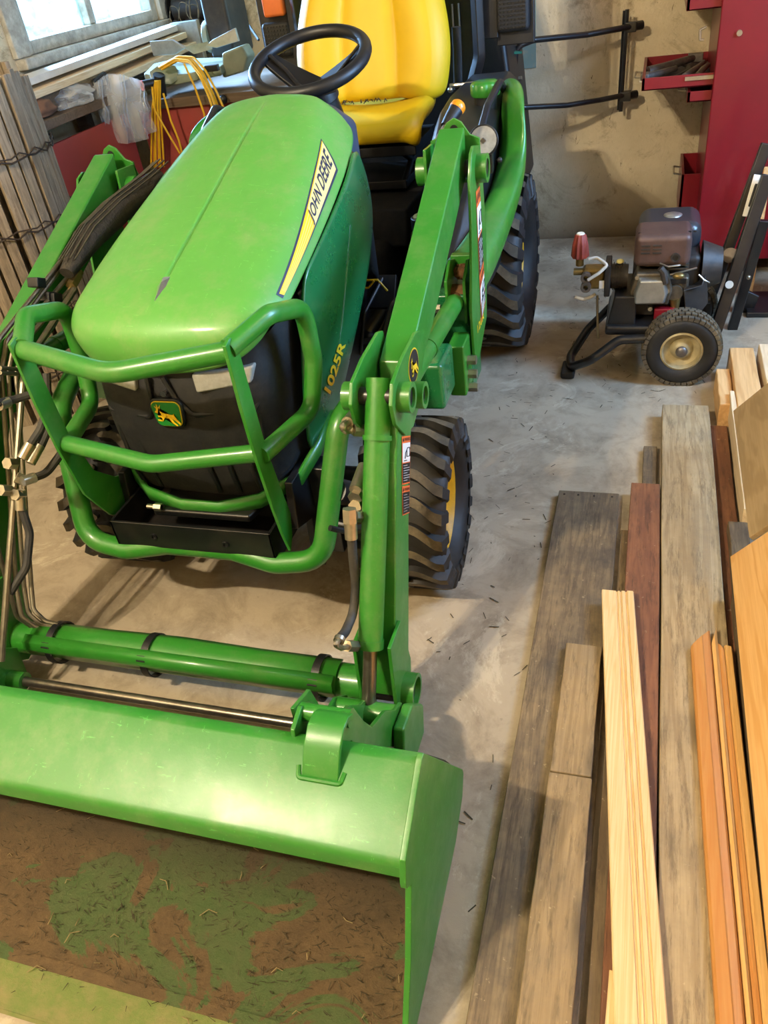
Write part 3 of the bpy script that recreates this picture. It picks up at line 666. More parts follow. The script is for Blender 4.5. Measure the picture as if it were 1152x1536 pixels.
for s in (1,-1):
    rows=[]
    for a,b in zip(fi,fo):
        A=L(s*a[0],a[1],a[2]); B=L(s*b[0],b[1],b[2]); m1=A.lerp(B,.35)+V((0,-.01,.025)); m2=A.lerp(B,.75)+V((s*.012,-.01,.02)); dn=B+V((-s*.004,.02,-.03))
        rows.append([A+V((-s*.004,.02,-.03)),A,m1,m2,B,dn])
    o=obj('fender',G().grid(rows),M['green'],T,subsurf=3); md=o.modifiers.new('s','SOLIDIFY'); md.thickness=.006
    # inner console between seat and fender
    g=G(); rings=[]
    for w0,w1,y,zb,zt in ((.40,.47,2.15,.42,.60),(.34,.485,2.30,.42,.68),(.31,.495,2.45,.42,.79),(.30,.50,2.6,.42,.87),(.29,.502,2.75,.42,.915),(.29,.495,2.9,.42,.93),(.29,.49,3.3,.42,.93)):
        rings.append([L(s*w0,y,zb),L(s*(w0+.005),y,zt-.05),L(s*(w0+.03),y,zt),L(s*(w1-.03),y,zt),L(s*w1,y,zt-.03),L(s*w1,y,zb)])
    g.loft(rings); con=obj('side_console',g,M['black'],T,bevel=.012,seg=3)
    obj('grab_rail',G().tube([L(s*.468,2.50,.78),L(s*.478,2.52,.86),L(s*.488,2.66,.935),L(s*.505,2.80,.975),L(s*.500,2.92,.93)],.012,10,fillet=.05),M['black'],T)
# fuel cap (on the left-hand console, right in the photo)
c=V((-0.5088, 2.8000, 0.9445))
g=G(); g.cyl(c-V((0,0,.07)),c+V((0,0,.0)),.036); g.bm.verts.ensure_lookup_table()
cap=obj('fuel_filler_neck',g,M['black'],T)
g=G(); n_=60; ringf=lambda z,r,amp:[c+V(((r+amp*abs(math.cos(4*a))**.7)*math.cos(a),(r+amp*abs(math.cos(4*a))**.7)*math.sin(a),z)) for a in [2*math.pi*k/n_ for k in range(n_)]]
g.loft([ringf(-.004,.040,.004),ringf(.002,.042,.006),ringf(.030,.041,.006),ringf(.038,.035,.003),ringf(.040,.018,0)]); fc=obj('fuel_cap',g,M['green'],cap,smooth=50)
# work light
c=V((-0.4512, 2.4200, 0.8893)); d=V((.08,-1,.25)).normalized()
g=G(); g.cyl(c,c-d*.05,.044,.034); lt=obj('work_light',g,M['black'],T,bevel=.003); obj('light_lens',G().cyl(c,c+d*.006,.038),M['lens'],lt); g=G(); u=d.orthogonal().normalized()
g.obox(c+d*.008,(.006,.003,.006),rot('Y',45)); obj('light_bulb',g,M['tooliron'],lt)
g=G(); g.box(c.x-.022,c.x+.022,c.y+.0,c.y+.03,c.z-.09,c.z-.03); g.ball(c+V((.045,.0,-.055)),.008); obj('light_bracket',g,M['black'],lt)
# loader joystick lever with orange top
a=V((-0.5611, 2.2500, 0.9170)); b=V((-0.5315, 2.3000, 0.9577)); e=V((-0.5078, 2.3400, 0.9895)); f_=V((-0.4968, 2.3550, 1.0040))
jl=obj('joystick_lever',G().tube([a-V((0.02,.0,.25)),a,b],.008,10),M['steel'],T); obj('lever_grip',G().tube([b,b.lerp(e,.5),e],[.014,.018,.021],14),M['black'],jl)
g=G(); dd=(e-b).normalized(); g.tube([e-dd*.002,e+dd*.006,e+dd*.016,e+dd*.023,e+dd*.026],[.020,.022,.021,.015,.006],16); obj('lever_button',g,M['orangecap'],jl)

# rollover bar with lamps
for s in (1,-1):
    g=G(); g.tube([L(s*.35,3.36,.60),L(s*.30,3.34,.86),L(s*.345,3.33,.98),L(s*.345,3.30,1.60)],.024,4,fillet=.10); obj('rollover_post',g,M['blackmetal'],T,bevel=.004)
    g=G(); x0,x1=(.405,.525); g.box(XC+min(s*x0,s*x1),XC+max(s*x0,s*x1),3.36,3.40,1.045,1.165); lb=obj('lamp_bracket',g,M['matblack'],T,bevel=.015)
    g=G()
    for i in range(8):
        for j in range(8): g.obox(L(s*(x0+.014+i*.013),3.3585,1.06+j*.0128),(.0035,.0025,.0025))
    obj('reflector_dimples',g,M['blackmetal'],lb)
    am=obj('amber_lamp',G().box(XC+min(s*.41,s*.50),XC+max(s*.41,s*.50),3.35,3.39,1.182,1.255),M['amber'],T,bevel=.012)
    g=G(); g.box(XC+min(s*.35,s*.41),XC+max(s*.35,s*.41),3.37,3.40,1.03,1.5); g.box(XC+min(s*.40,s*.54),XC+max(s*.40,s*.54),3.395,3.42,1.0,1.4);obj('lamp_mount',g,M['black'],T,bevel=.004)

# loader ------------------------------------------------------
def arm(s):
    X0=lambda a: XC+s*a
    def pr(poly,a,b): 
        return G().prism(poly,min(X0(a),X0(b)),max(X0(a),X0(b)))
    up_=[(2.075,1.000),(1.40,.708),(1.372,.640),(1.44,.648),(1.60,.69),(2.06,.888)]
    ar=obj('loader_arm',pr(up_,.469,.535),M['green'],T,bevel=.005)
    low=[(1.262,.690),(1.372,.650),(1.375,.57),(1.14,.09),(1.035,.10),(1.045,.20)]
    low=[(1.28,.655),(1.225,.568),(1.045,.187),(1.03,.11),(1.10,.09),(1.135,.12),(1.305,.52),(1.37,.60),(1.36,.66)]
    lo=obj('arm_lower_section',pr(low,.478,.537),M['green'],ar,bevel=.004)
    kn=[(1.47,.742),(1.44,.752),(1.33,.748),(1.255,.735),(1.232,.700),(1.240,.655),(1.29,.60),(1.35,.585),(1.415,.605),(1.44,.65),(1.49,.685)]
    for a in (.455,.535): obj('knee_plate',pr(kn,a,a+.008),M['green'],ar,bevel=.0015)
    obj('knee_boss',G().ring(L(s*.540,1.285,.690),L(s*.568,1.285,.690),.030,.020),M['green'],ar); obj('knee_boss',G().ring(L(s*.540,1.375,.645),L(s*.568,1.375,.645),.028,.019),M['green'],ar)
    obj('knee_boss',G().ring(L(s*.455,1.285,.690),L(s*.430,1.285,.690),.028,.018),M['green'],ar)
    obj('knee_pin',G().cyl(L(s*.432,1.285,.690),L(s*.563,1.285,.690),.0185),M['blackmetal'],ar); obj('knee_pin',G().cyl(L(s*.455,1.375,.645),L(s*.562,1.375,.645),.0185),M['blackmetal'],ar)
    # lower end
    en=[(1.02,.27),(1.10,.27),(1.125,.13),(1.10,.05),(1.05,.03),(1.00,.07),(1.01,.18)]
    obj('arm_end_plate',pr(en,.537,.545),M['green'],ar,bevel=.0015); obj('arm_end_plate',pr(en,.462,.470),M['green'],ar,bevel=.0015)
    obj('pivot_boss',G().ring(L(s*.540,1.062,.100),L(s*.572,1.062,.100),.038,.030),M['green'],ar); obj('pivot_pin',G().cyl(L(s*.46,1.062,.100),L(s*.560,1.062,.100),.030),M['blackmetal'],ar)
    # mast
    mp=[(2.00,.955),(2.03,.965),(2.10,.950),(2.125,.88),(2.14,.72),(2.12,.62),(2.09,.50),(1.96,.44),(1.90,.46),(1.895,.60),(1.93,.70),(1.955,.80),(1.965,.90)]
    ms=obj('loader_mast',pr(mp,.556,.564),M['green'],T,bevel=.0015)
    obj('mast_plate',pr([(2.02,.965),(2.11,.960),(2.14,.86),(2.14,.55),(2.08,.45),(1.93,.45),(1.93,.60),(2.00,.75),(2.01,.88)],.438,.446),M['green'],ms,bevel=.0015)
    # rear cross plate with lifting eye
    ey=[(.438,.86),(.438,.965),(.462,.975),(.482,1.005),(.501,1.015),(.520,1.005),(.540,.975),(.564,.965),(.564,.86)]
    A=[(X0(a),z) for a,z in ey]
    g=G().prism(A,2.105,2.113,'y'); e_=obj('lifting_eye',g,M['green'],ms,bevel=.0015); obj('eye_hole',G().cyl(L(s*.501,2.1145,.990),L(s*.501,2.1035,.990),.010),M['black'],e_)
    obj('mast_boss',G().ring(L(s*.438,2.06,.905),L(s*.412,2.06,.905),.034,.022),M['green'],ms); obj('mast_boss',G().ring(L(s*.564,2.06,.905),L(s*.590,2.06,.905),.034,.022),M['green'],ms); obj('mast_pin',G().cyl(L(s*.415,2.06,.905),L(s*.587,2.06,.905),.0225),M['blackmetal'],ms)
    # cylinder fork, base box, bolted block
    fk=[(1.93,.665),(1.99,.70),(2.06,.68),(2.06,.56),(1.99,.50),(1.93,.55)]
    for a in (.487,.535): obj('cylinder_fork',pr(fk,a,a+.008),M['green'],ms,bevel=.0015)
    obj('fork_bridge',G().obox(L(s*.515,2.05,.665),(.032,.012,.03)),M['green'],ms,bevel=.003)
    g=G(); bmesh.ops.create_icosphere(g.bm,subdivisions=3,radius=.034,matrix=Matrix.Translation(L(s*.515,2.03,.655))@Matrix.Diagonal((.8,.7,.6,1)))
    for v in g.bm.verts: v.co+=V((random.uniform(-1,1),random.uniform(-1,1),random.uniform(-1,1)))*.004
    obj('mud_clump',g,M['brown'],ms)
    obj('mast_column',G().obox(L(s*.50,2.01,.48),(.045,.06,.14)),M['dgreen'],ms,bevel=.006)
    obj('mast_foot',G().obox(L(s*.530,1.865,.465),(.022,.045,.072)),M['green'],ms,bevel=.005)
    obj('base_box',G().box(min(X0(.395),X0(.53)),max(X0(.395),X0(.53)),1.67,1.80,.435,.56),M['dgreen'],ms,bevel=.012,seg=3)
    g=G()
    for z in (.42,.46,.50): g.hexnut(L(s*.550,1.86,z-.02),L(s*.575,1.86,z-.02),.013)
    obj('mast_bolt',g,M['steel'],ms)
    # lift cylinder
    A=L(s*.512,1.985,.605); B=L(s*.512,1.375,.645); d=(B-A).normalized()
    lc=obj('lift_cylinder',G().cyl(A+d*.06,B-d*.03,.024),M['green'],T)
    obj('cylinder_gland',G().ring(A+d*.36,A+d*.37,.026,.02),M['green'],lc)
    obj('cylinder_eye',G().cyl(L(s*.490,1.985,.605),L(s*.535,1.985,.605),.030),M['brown'],lc); obj('cylinder_rod',G().cyl(A,A+d*.08,.016),M['brown'],lc)
    g=G(); p=A+d*.10+V((-s*.028,0,.0)); g.hexnut(p,p-V((s*.022,0,0)),.012); g.cyl(p-V((s*.02,0,0)),p-V((s*.03,0,0)),.009); obj('hydraulic_fitting',g,M['steel'],lc)
    # bucket cylinder
    A=L(s*.499,1.285,.690); B=L(s*.499,.960,.150); d=(B-A).normalized()
    c0=A-d*.035; bc_=obj('bucket_cylinder',G().cyl(c0,A+d*.50,.0255),M['green'],T)
    obj('cylinder_collar',G().cyl(A+d*.075,A+d*.085,.029),M['green'],bc_)
    obj('cylinder_end_band',G().cyl(A+d*.485,A+d*.503,.0275),M['green'],bc_)
    obj('cylinder_rod',G().cyl(A+d*.49,B,.0145),M['rod'],bc_)
    obj('rod_eye',G().cyl(L(s*.430,.955,.143),L(s*.558,.955,.143),.024),M['green'],bc_)
    return ar,ms,lo
for s in (1,-1):
    ar,ms,lo=arm(s)
    if s==1: AR,MS,LO=ar,ms,lo
# cross tube, cover, ties
ct=obj('cross_tube',G().cyl(L(-.478,1.062,.100),L(.478,1.062,.100),.040),M['green'],T)
g=G(); rows=[]
for w in (-.40,-.2,-.02,.0,.02,.2,.40):
    r=.050 if abs(w)<.03 else .046
    rows.append([V((XC+w,1.062-math.cos(a)*r,.100+math.sin(a)*r)) for a in [math.radians(q) for q in (5,25,45,65,85,105,125)]])
cv=obj('tube_cover',g.grid(rows),M['green'],ct,solid=.004,smooth=60)
g=G(); rows=[]
for w in (-.40,.40):
    rows.append([V((XC+w,1.018-.002,.10)),V((XC+w,1.006,.125)),V((XC+w,1.010,.145)),V((XC+w,1.03,.152))])
obj('cover_lip',g.grid(rows),M['green'],cv,solid=.003,smooth=60)
for w in (-.335,-.07,.355):
    g=G(); g.ring(L(w-.009,1.058,.105),L(w+.009,1.058,.105),.0525,.049); z=obj('cable_tie',g,M['black'],T,smooth=30)
    g=G(); g.obox(L(w,1.016,.138),(.012,.008,.008),rot('X',-40)); obj('tie_head',g,M['black'],z,bevel=.002)
obj('level_rod',G().cyl(L(-.40,.954,.069),L(.40,.954,.069),.0115),M['rod'],T)
# bucket
BW=.701
sec=[(.673,.410),(.558,.352),(.552,.345),(.545,.322)]
shell=[(.547,.316),(.5475,.338),(.5490,.3445),(.5525,.3495),(.558,.3528),(.565,.3565),(.673,.412),(.683,.414),(.70,.405),(.80,.25),(.855,.15),(.862,.10),(.845,.06),(.80,.03),(.72,.018),(.58,.014),(.33,.006)]
bk=obj('bucket',G().sheet(shell[:9],-.006,XC-BW,XC+BW),M['bgreen'],T,smooth=42)
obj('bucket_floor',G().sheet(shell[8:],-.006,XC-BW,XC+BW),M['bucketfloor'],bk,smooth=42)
obj('cutting_edge',G().prism([(.325,.004),(.42,.004),(.42,.020),(.335,.012)],XC-BW,XC+BW),M['bucketfloor'],bk)
sp=[(.676,.418),(.552,.352),(.538,.320),(.552,.28),(.34,.0),(.60,.002),(.78,.012),(.85,.045),(.872,.095),(.862,.15),(.80,.26),(.70,.41)]
sp=[(.690,.420),(.676,.420),(.552,.356),(.538,.318),(.538,.305),(.556,.285),(.50,.16),(.42,.03),(.34,.0),(.60,.0),(.79,.01),(.865,.045),(.890,.085),(.885,.105)]
for s in (1,-1): obj('bucket_side',G().prism(sp,XC+s*BW-.005,XC+s*BW+.005),M['bgreen'],bk,bevel=.0015)
# bucket hanger brackets and links
for s in (1,-1):
    def px(poly,a,b): return G().prism(poly,min(XC+s*a,XC+s*b),max(XC+s*a,XC+s*b))
    hk=[(.634,.392),(.662,.430),(.690,.447),(.715,.446),(.735,.43),(.727,.425),(.712,.438),(.692,.439),(.668,.423),(.643,.389)]
    h_=obj('bucket_hook',px(hk,.522,.582),M['bgreen'],bk,bevel=.002)
    obj('weld_bead',G().tube([L(s*.514,.648,.397),L(s*.518,.632,.391),L(s*.586,.632,.391),L(s*.590,.648,.397)],.0045,8,fillet=.006),M['green'],h_)
    lk=[(.69,.425),(.685,.40),(.733,.36),(.742,.302),(.773,.252),(.828,.213),(.90,.12),(.94,.10),(.975,.12),(.975,.165),(.935,.19),(.888,.245),(.819,.285),(.79,.34),(.765,.405),(.73,.435)]
    for a in (.488,.560): 
        obj('link_plate',px(lk,a,a+.008),M['green'],T,bevel=.0015)
    obj('link_plate',px([(.93,.04),(1.0,.04),(1.01,.12),(.96,.17),(.90,.19),(.87,.30),(.80,.33),(.80,.30),(.85,.24),(.87,.12)],.425,.433),M['green'],T,bevel=.0015)
    obj('link_tube',G().cyl(L(s*.488,.735,.415),L(s*.575,.735,.415),.015),M['green'],T)
    obj('coupler_body',px([(1.01,.03),(1.03,.10),(.97,.17),(.90,.18),(.87,.10),(.89,.04)],.570,.594),M['green'],T,bevel=.006)
    obj('rod_collar',G().cyl(L(s*.385,.954,.069),L(s*.43,.954,.069),.022),M['green'],T)
# thin wire with clip standing by the right coupler
obj('coupler_pin_wire',G().tube([(-0.4000, 1.0323, 0.0419),(-0.4000, 1.0147, 0.0142),(-0.4000, 0.9957, -0.0026),(-0.4000, 1.0004, -0.0491),(-0.3900, 0.9972, -0.0785)],.0022,6,fillet=.01),M['black'],T)
# hoses on the right bucket cylinder
g=G(); g.tube([(-0.5000, 1.1146, 0.4899),(-0.5000, 1.1001, 0.4427),(-0.5000, 1.0856, 0.3674),(-0.5000, 1.0487, 0.3287),(-0.5000, 0.9964, 0.3289),(-0.5000, 0.9654, 0.3422)],.0095,12,fillet=.05); obj('hydraulic_hose',g,M['hose'],T)
g=G(); g.cyl((-0.5000, 0.9688, 0.3406),(-0.5000, 0.9604, 0.3402),.011); g.tube([(-0.5000, 0.9616, 0.3426),(-0.5000, 0.9441, 0.3481),(-0.5000, 0.9651, 0.3168),(-0.4970, 0.9826, 0.3026),(-0.4900, 0.9985, 0.2909)],.006,8,fillet=.01); g.hexnut((-0.4970, 0.9832, 0.3039),(-0.4900, 1.0097, 0.2772),.012); obj('hose_fitting',g,M['steel'],T)
g=G(); g.cyl((-0.5000, 1.1218, 0.5220),(-0.5000, 1.1070, 0.4744),.0125); g.hexnut((-0.5000, 1.1239, 0.5349),(-0.5000, 1.1148, 0.5079),.0145); g.hexnut((-0.5000, 1.1363, 0.5077),(-0.4900, 1.1621, 0.4888),.013)
obj('hose_fitting',g,M['steel'],T)
g=G(); g.tube([(-0.5200, 1.3365, 0.6172),(-0.5300, 1.2940, 0.6355),(-0.5300, 1.2619, 0.6423)],.0095,10); obj('hydraulic_hose',g,M['hose'],T)
g=G(); g.cyl((-0.5300, 1.2998, 0.6383),(-0.5300, 1.2585, 0.6443),.0125); g.tube([(-0.5300, 1.2630, 0.6447),(-0.5300, 1.2288, 0.6531),(-0.5300, 1.2416, 0.6363),(-0.5200, 1.2660, 0.6248)],.0075,10,fillet=.01); g.hexnut((-0.5200, 1.2591, 0.6290),(-0.5050, 1.2703, 0.6213),.014); obj('hose_fitting',g,M['steel'],T)
g=G(); g.cyl((-0.5100, 1.2577, 0.5413),(-0.5100, 1.1921, 0.5295),.013); g.hexnut((-0.5100, 1.2410, 0.5164),(-0.5100, 1.1811, 0.5161),.015); g.hexnut((-0.5100, 1.2276, 0.4786),(-0.5100, 1.1739, 0.5015),.014); obj('hose_fitting',g,M['steel'],T)
g=G(); g.tube([(-0.6000, 1.2289, 0.3955),(-0.5800, 1.2496, 0.3717),(-0.5400, 1.2703, 0.3722)],.007,8,fillet=.03); obj('hydraulic_hose',g,M['black'],T)

# hydraulic pipework on the inside of the left arm
g=G()
LN=[[(-1.4100, 1.6928, 0.8401),(-1.4100, 1.3839, 0.7624),(-1.4100, 1.2898, 0.7202),(-1.4100, 1.1183, 0.3912),(-1.4000, 1.0570, 0.1791),(-1.3700, 1.0709, 0.1163),(-1.3300, 1.0681, 0.1208)],
 [(-1.4100, 1.6731, 0.8231),(-1.4100, 1.3986, 0.7470),(-1.4100, 1.3433, 0.6922),(-1.4000, 1.0957, 0.2432),(-1.3850, 1.0569, 0.1813),(-1.3600, 1.0602, 0.1427),(-1.3200, 1.0689, 0.1356)],
 [(-1.4000, 1.6903, 0.8024),(-1.4000, 1.4117, 0.7408),(-1.4000, 1.3522, 0.6878),(-1.3900, 1.1079, 0.2334),(-1.3800, 1.0740, 0.1767),(-1.3500, 1.0686, 0.1475),(-1.3100, 1.0712, 0.1440)],
 [(-1.3900, 1.6929, 0.7816),(-1.3900, 1.4331, 0.7307),(-1.3900, 1.3651, 0.6812),(-1.3800, 1.1185, 0.2250),(-1.3700, 1.0841, 0.1798),(-1.3400, 1.0753, 0.1538),(-1.3000, 1.0726, 0.1511)]]
for i,p in enumerate(LN): obj('hydraulic_pipe',G().tube([V(q) for q in p],.0058,10,fillet=.03),M['line'],T)
obj('level_indicator_rod',G().tube([(-1.3700, 1.6407, 0.7755),(-1.3700, 1.3887, 0.6956),(-1.3600, 1.3419, 0.6679),(-1.3600, 0.9338, 0.1601)],.008,10,fillet=.02),M['line'],T)
for q in (((-1.4150, 1.5709, 0.8214)),((-1.4000, 1.5896, 0.7740)),((-1.4100, 1.5846, 0.7797))):
    q=V(q); obj('pipe_clamp',G().obox(q,(.016,.016,.012),rot('X',-25)),M['black'],T,bevel=.003)
g=G(); g.hexnut((-1.3900, 1.6925, 0.7907),(-1.3850, 1.6478, 0.7799),.014); g.cyl((-1.3900, 1.7079, 0.7954),(-1.3900, 1.6772, 0.7860),.010); obj('pipe_fitting',g,M['brass'],T)
# braided sleeve between hood and left mast
g=G(); cs=[(-1.3750, 1.6393, 0.8179),(-1.3700, 1.7512, 0.8632),(-1.3700, 1.8961, 0.8858),(-1.3600, 2.0516, 0.9019),(-1.3300, 2.1101, 0.9261)]
g.tube(cs,[.020,.040,.045,.036,.024],16,fillet=0,flat=.8); obj('hose_sleeve',g,plain('braided_sleeve','#26231f',.6,var=.5,scale=90,bump=.8,dust='#5a5040'),T)
g=G()
for k in range(5):
    off=V((.012*k-.01,-.0,.042-.004*abs(k-2)))
    g.tube([V(c_)+off for c_ in cs],.0022,5)
obj('sleeve_ribs',g,M['line'],T)
# hoses at left knee
for pts in ([(-1.3300, 1.2194, 0.6851),(-1.3300, 1.2666, 0.6668),(-1.3100, 1.2990, 0.6630),(-1.2900, 1.3277, 0.6511)],[(-1.2800, 1.3419, 0.6954),(-1.2800, 1.3049, 0.6293),(-1.2900, 1.2636, 0.5913),(-1.3000, 1.2272, 0.5724)],[(-1.2700, 1.3062, 0.6289),(-1.2800, 1.2761, 0.5841),(-1.2900, 1.2414, 0.5566)],[(-1.2700, 1.2751, 0.5211),(-1.2900, 1.2281, 0.4949),(-1.3000, 1.1956, 0.5035)],[(-1.3400, 1.1641, 0.4412),(-1.3300, 1.1436, 0.3786),(-1.3300, 1.0924, 0.3189),(-1.3600, 1.0415, 0.2766)]):
    obj('hydraulic_hose',G().tube([V(p) for p in pts],.0095,10,fillet=.05),M['hose'],T)
for a,b in (((-1.3000, 1.2288, 0.5749),(-1.3100, 1.1990, 0.5540)),((-1.2900, 1.2447, 0.5617),(-1.3000, 1.2050, 0.5378)),((-1.3000, 1.2000, 0.5024),(-1.3100, 1.1728, 0.5094)),((-1.3300, 1.2221, 0.6785),(-1.3300, 1.2501, 0.6710)),((-1.3400, 1.1800, 0.4777),(-1.3400, 1.1581, 0.4359))):
    obj('hose_fitting',G().cyl(a,b,.012),M['steel'],T)
for a,b in (((-1.3500, 1.1898, 0.5450),(-1.3500, 1.2104, 0.5313)),((-1.3600, 1.1486, 0.4987),(-1.3600, 1.1711, 0.4808)),((-1.3400, 1.1622, 0.4772),(-1.3400, 1.1828, 0.4623)),((-1.3400, 1.1874, 0.5084),(-1.3300, 1.1924, 0.4981))): obj('hose_fitting',G().hexnut(a,b,.014),M['steel'],T)
g=G(); g.tube([(-1.3500, 1.2890, 0.7349),(-1.3600, 1.3462, 0.7019)],.005,8); g.tube([(-1.3500, 1.2834, 0.7263),(-1.3600, 1.3404, 0.6929)],.005,8); obj('cross_pipe',g,M['line'],T)

# warning decals
def decal(name,x,c,parts,parent):
    """c = four (y,z) corners: front-bottom, rear-bottom, rear-top, front-top"""
    def q(nm,mat,u0,u1,v0,v1,off,par):
        cc=bilc(c,u0,u1,v0,v1); g=G(); g.face([g.bm.verts.new((x+off,a,b)) for a,b in cc]); return obj(nm,g,mat,par)
    root=q(name,M['decal_orange'],0,1,0,1,.0006,parent)
    for kind,v0,v1 in parts:
        if kind=='head':
            surf_text('warning_word','WARNING',M['decal_black'],root,lambda u,v:V((x+.0014,*bil(c,.28+.66*u,v0+(v1-v0)*(.2+.6*v)))),bold=.02)
            g=G(); g.face([g.bm.verts.new((x+.0014,*bil(c,u,v0+(v1-v0)*t))) for u,t in ((.06,.15),(.24,.15),(.15,.85))]); obj('warning_triangle',g,M['decal_black'],root)
        elif kind=='white':
            q('decal_panel',M['decal_white'],.05,.95,v0,v1,.0012,root)
            g=G(); W_=lambda u,t:V((x+.0022,*bil(c,u,v0+(v1-v0)*t)))
            g.tube([W_(.3,.2),W_(.35,.5),W_(.6,.75),W_(.85,.75),W_(.85,.3),W_(.5,.3),W_(.5,.65)],.0009,4); g.tube([W_(.2,.1),W_(.5,.1)],.0009,4); obj('pictogram',g,M['decal_black'],root)
        elif kind=='black':
            q('decal_panel',M['decal_black'],.05,.95,v0,v1,.0012,root)
            g=G(); nl=7
            for k in range(nl):
                t=v0+(v1-v0)*(.12+.76*k/(nl-1)); e=.88 if k%3 else .6
                g.face([g.bm.verts.new((x+.0018,*bil(c,u,t+dt))) for u,dt in ((.12,0),(e,0),(e,.008),(.12,.008))])
            obj('decal_text_lines',g,M['decal_white'],root)
xa=XC+.537
decal('warning_decal',xa+.0005,[(1.218,.452),(1.264,.425),(1.290,.478),(1.240,.510)],[('head',.80,.98),('black',.04,.78)],LO)
decal('warning_decal',xa+.0005,[(1.241,.513),(1.292,.482),(1.335,.572),(1.279,.604)],[('head',.88,.99),('white',.46,.86),('black',.03,.44)],LO)
xm=XC+.564
decal('warning_decal',xm+.0005,[(2.00,.52),(2.075,.55),(2.075,.86),(2.02,.86)],[('head',.90,.99),('white',.66,.88),('black',.38,.64),('head',.28,.36),('white',.14,.27),('black',.02,.13)],MS)
surf_text('loader_number','120R',M['decal_yellow'],MS,lambda u,v:V((xm+.001,1.945+.10*u,.515+.022*v)),bold=.02)
# round black emblem with deer on the knee plate
xk=XC+.543
g=G(); g.face([g.bm.verts.new((xk+.0006,1.395+.040*math.cos(a)*1.0,.700+.036*math.sin(a))) for a in [2*math.pi*k/28 for k in range(28)]]); em=obj('emblem_sticker',g,M['decal_yellow'],AR)
g=G(); g.face([g.bm.verts.new((xk+.0012,1.395+.037*math.cos(a)*1.0,.700+.033*math.sin(a))) for a in [2*math.pi*k/28 for k in range(28)]]); obj('emblem_field',g,M['decal_black'],em)
deer_obj('deer_emblem',lambda u,v:V((xk+.002,1.368+.056*u,.672+.056*v)),M['decal_yellow'],em)

# grass clippings in the bucket
random.seed(3); g=G()
for k in range(4200):
    u=random.random()**3.0; x=XC+random.uniform(-BW+.02,BW-.02); y=.73-.33*u+random.uniform(-.05,.03); z=.020 if y<.76 else .04
    l=random.uniform(.004,.020); a=random.uniform(0,6.28); p=V((x,y,z)); q=p+V((math.cos(a)*l,math.sin(a)*l*.7,random.uniform(0,.008))); s_=V((-math.sin(a),math.cos(a),0))*random.uniform(.0005,.001)
    g.face([g.bm.verts.new(v) for v in (p-s_,p+s_,q+s_*.4+V((0,0,.001)),q-s_*.4+V((0,0,.001)))])
tag(obj('grass_clippings',g,M['grassbits']),'dry grass clippings lying on the dirty bucket floor','grass clippings',kind='stuff')
g=G()
for k in range(45):
    x=random.uniform(XC-BW+.02,XC+BW-.02); y=random.uniform(.36,.74); l=random.uniform(.01,.035); a=random.uniform(0,6.28); z=.021
    p=V((x,y,z)); g.tube([p,p+V((math.cos(a)*l*.5,math.sin(a)*l*.5,.006)),p+V((math.cos(a+.4)*l,math.sin(a+.4)*l,.001))],.0009,5)
tag(obj('straw_bits',g,M['straw']),'pale straw bits scattered on the bucket floor','straw',kind='stuff')

# ------------------------------------------------------------------ black implement behind the tractor
I=thing('rear_implement','black hopper-like implement behind the tractor seat, with dark pipe arms reaching to the right','implement',(XC+.1,3.75,0))
g=G(); g.loft([[V((-1.36,3.60,.42)),V((-.50,3.60,.42)),V((-.50,3.95,.42)),V((-1.36,3.95,.42))],[V((-1.36,3.56,1.0)),V((-.56,3.56,1.0)),V((-.56,4.0,1.0)),V((-1.36,4.0,1.0))],[V((-1.36,3.56,1.5)),V((-.72,3.56,1.5)),V((-.72,4.0,1.5)),V((-1.36,4.0,1.5))]])
obj('hopper',g,M['black'],I,bevel=.02)
g=G(); g.box(-1.3,-1.24,3.62,3.9,0,.45); g.box(-.62,-.56,3.62,3.9,0,.45); g.box(-1.3,-.56,3.7,3.8,.1,.2); obj('stand_frame',g,M['blackmetal'],I,bevel=.004)
p=V((-0.6127, 3.7800, 0.9139)); 
obj('bracket_post',G().box(p.x-.022,p.x+.022,3.76,3.80,.5,p.z),M['blackmetal'],I,bevel=.003)
g=G(); A=V((-0.6252, 3.7400, 0.9330)); B=V((-0.5205, 3.7400, 0.9311)); C_=V((-0.5739, 3.8600, 0.9186)); g.slab([A,B,C_,A+V((0,.12,0))],(0,0,-.008)); obj('bracket_plate',g,plain('teal_paint','#2f7a64',.4),I)
obj('hopper_hook',G().tube([V((-.76,3.55,1.14)),V((-.76,3.55,1.06)),V((-.735,3.55,1.06)),V((-.735,3.55,1.14))],.004,6),M['steel'],I)
obj('boom_arm',G().tube([(-0.5649, 3.8000, 0.7021),(-0.5614, 3.8000, 0.8441),(-0.5534, 3.8000, 0.9425),(-0.4852, 3.8300, 0.9565),(-0.2808, 4.0000, 0.9351),(-0.1068, 4.1000, 0.9360)],.0125,12,fillet=.05),M['blackmetal'],I)
obj('boom_arm',G().tube([(-0.5847, 3.8000, 0.7220),(-0.5270, 3.8200, 0.7059),(-0.3562, 3.9500, 0.6759),(-0.2185, 4.0500, 0.6680),(-0.1198, 4.1000, 0.6702)],.0115,12,fillet=.05),M['blackmetal'],I)
obj('boom_upright',G().tube([(-0.1215, 4.1000, 1.0012),(-0.1279, 4.1000, 0.6049)],.009,10),M['blackmetal'],I)
obj('boom_upright',G().tube([(-0.1356, 4.1200, 0.9956),(-0.1406, 4.1200, 0.6074)],.005,10),M['blackmetal'],I)
for q in (((-0.1043, 4.1100, 0.9346)),((-0.1112, 4.1100, 0.6650))):
    g=G(); q=V(q); g.obox(q,(.025,.02,.02)); g.cyl(q+V((.01,0,0)),q+V((.05,.02,0)),.018)
    obj('boom_clamp',g,M['blackmetal'],I,bevel=.004)
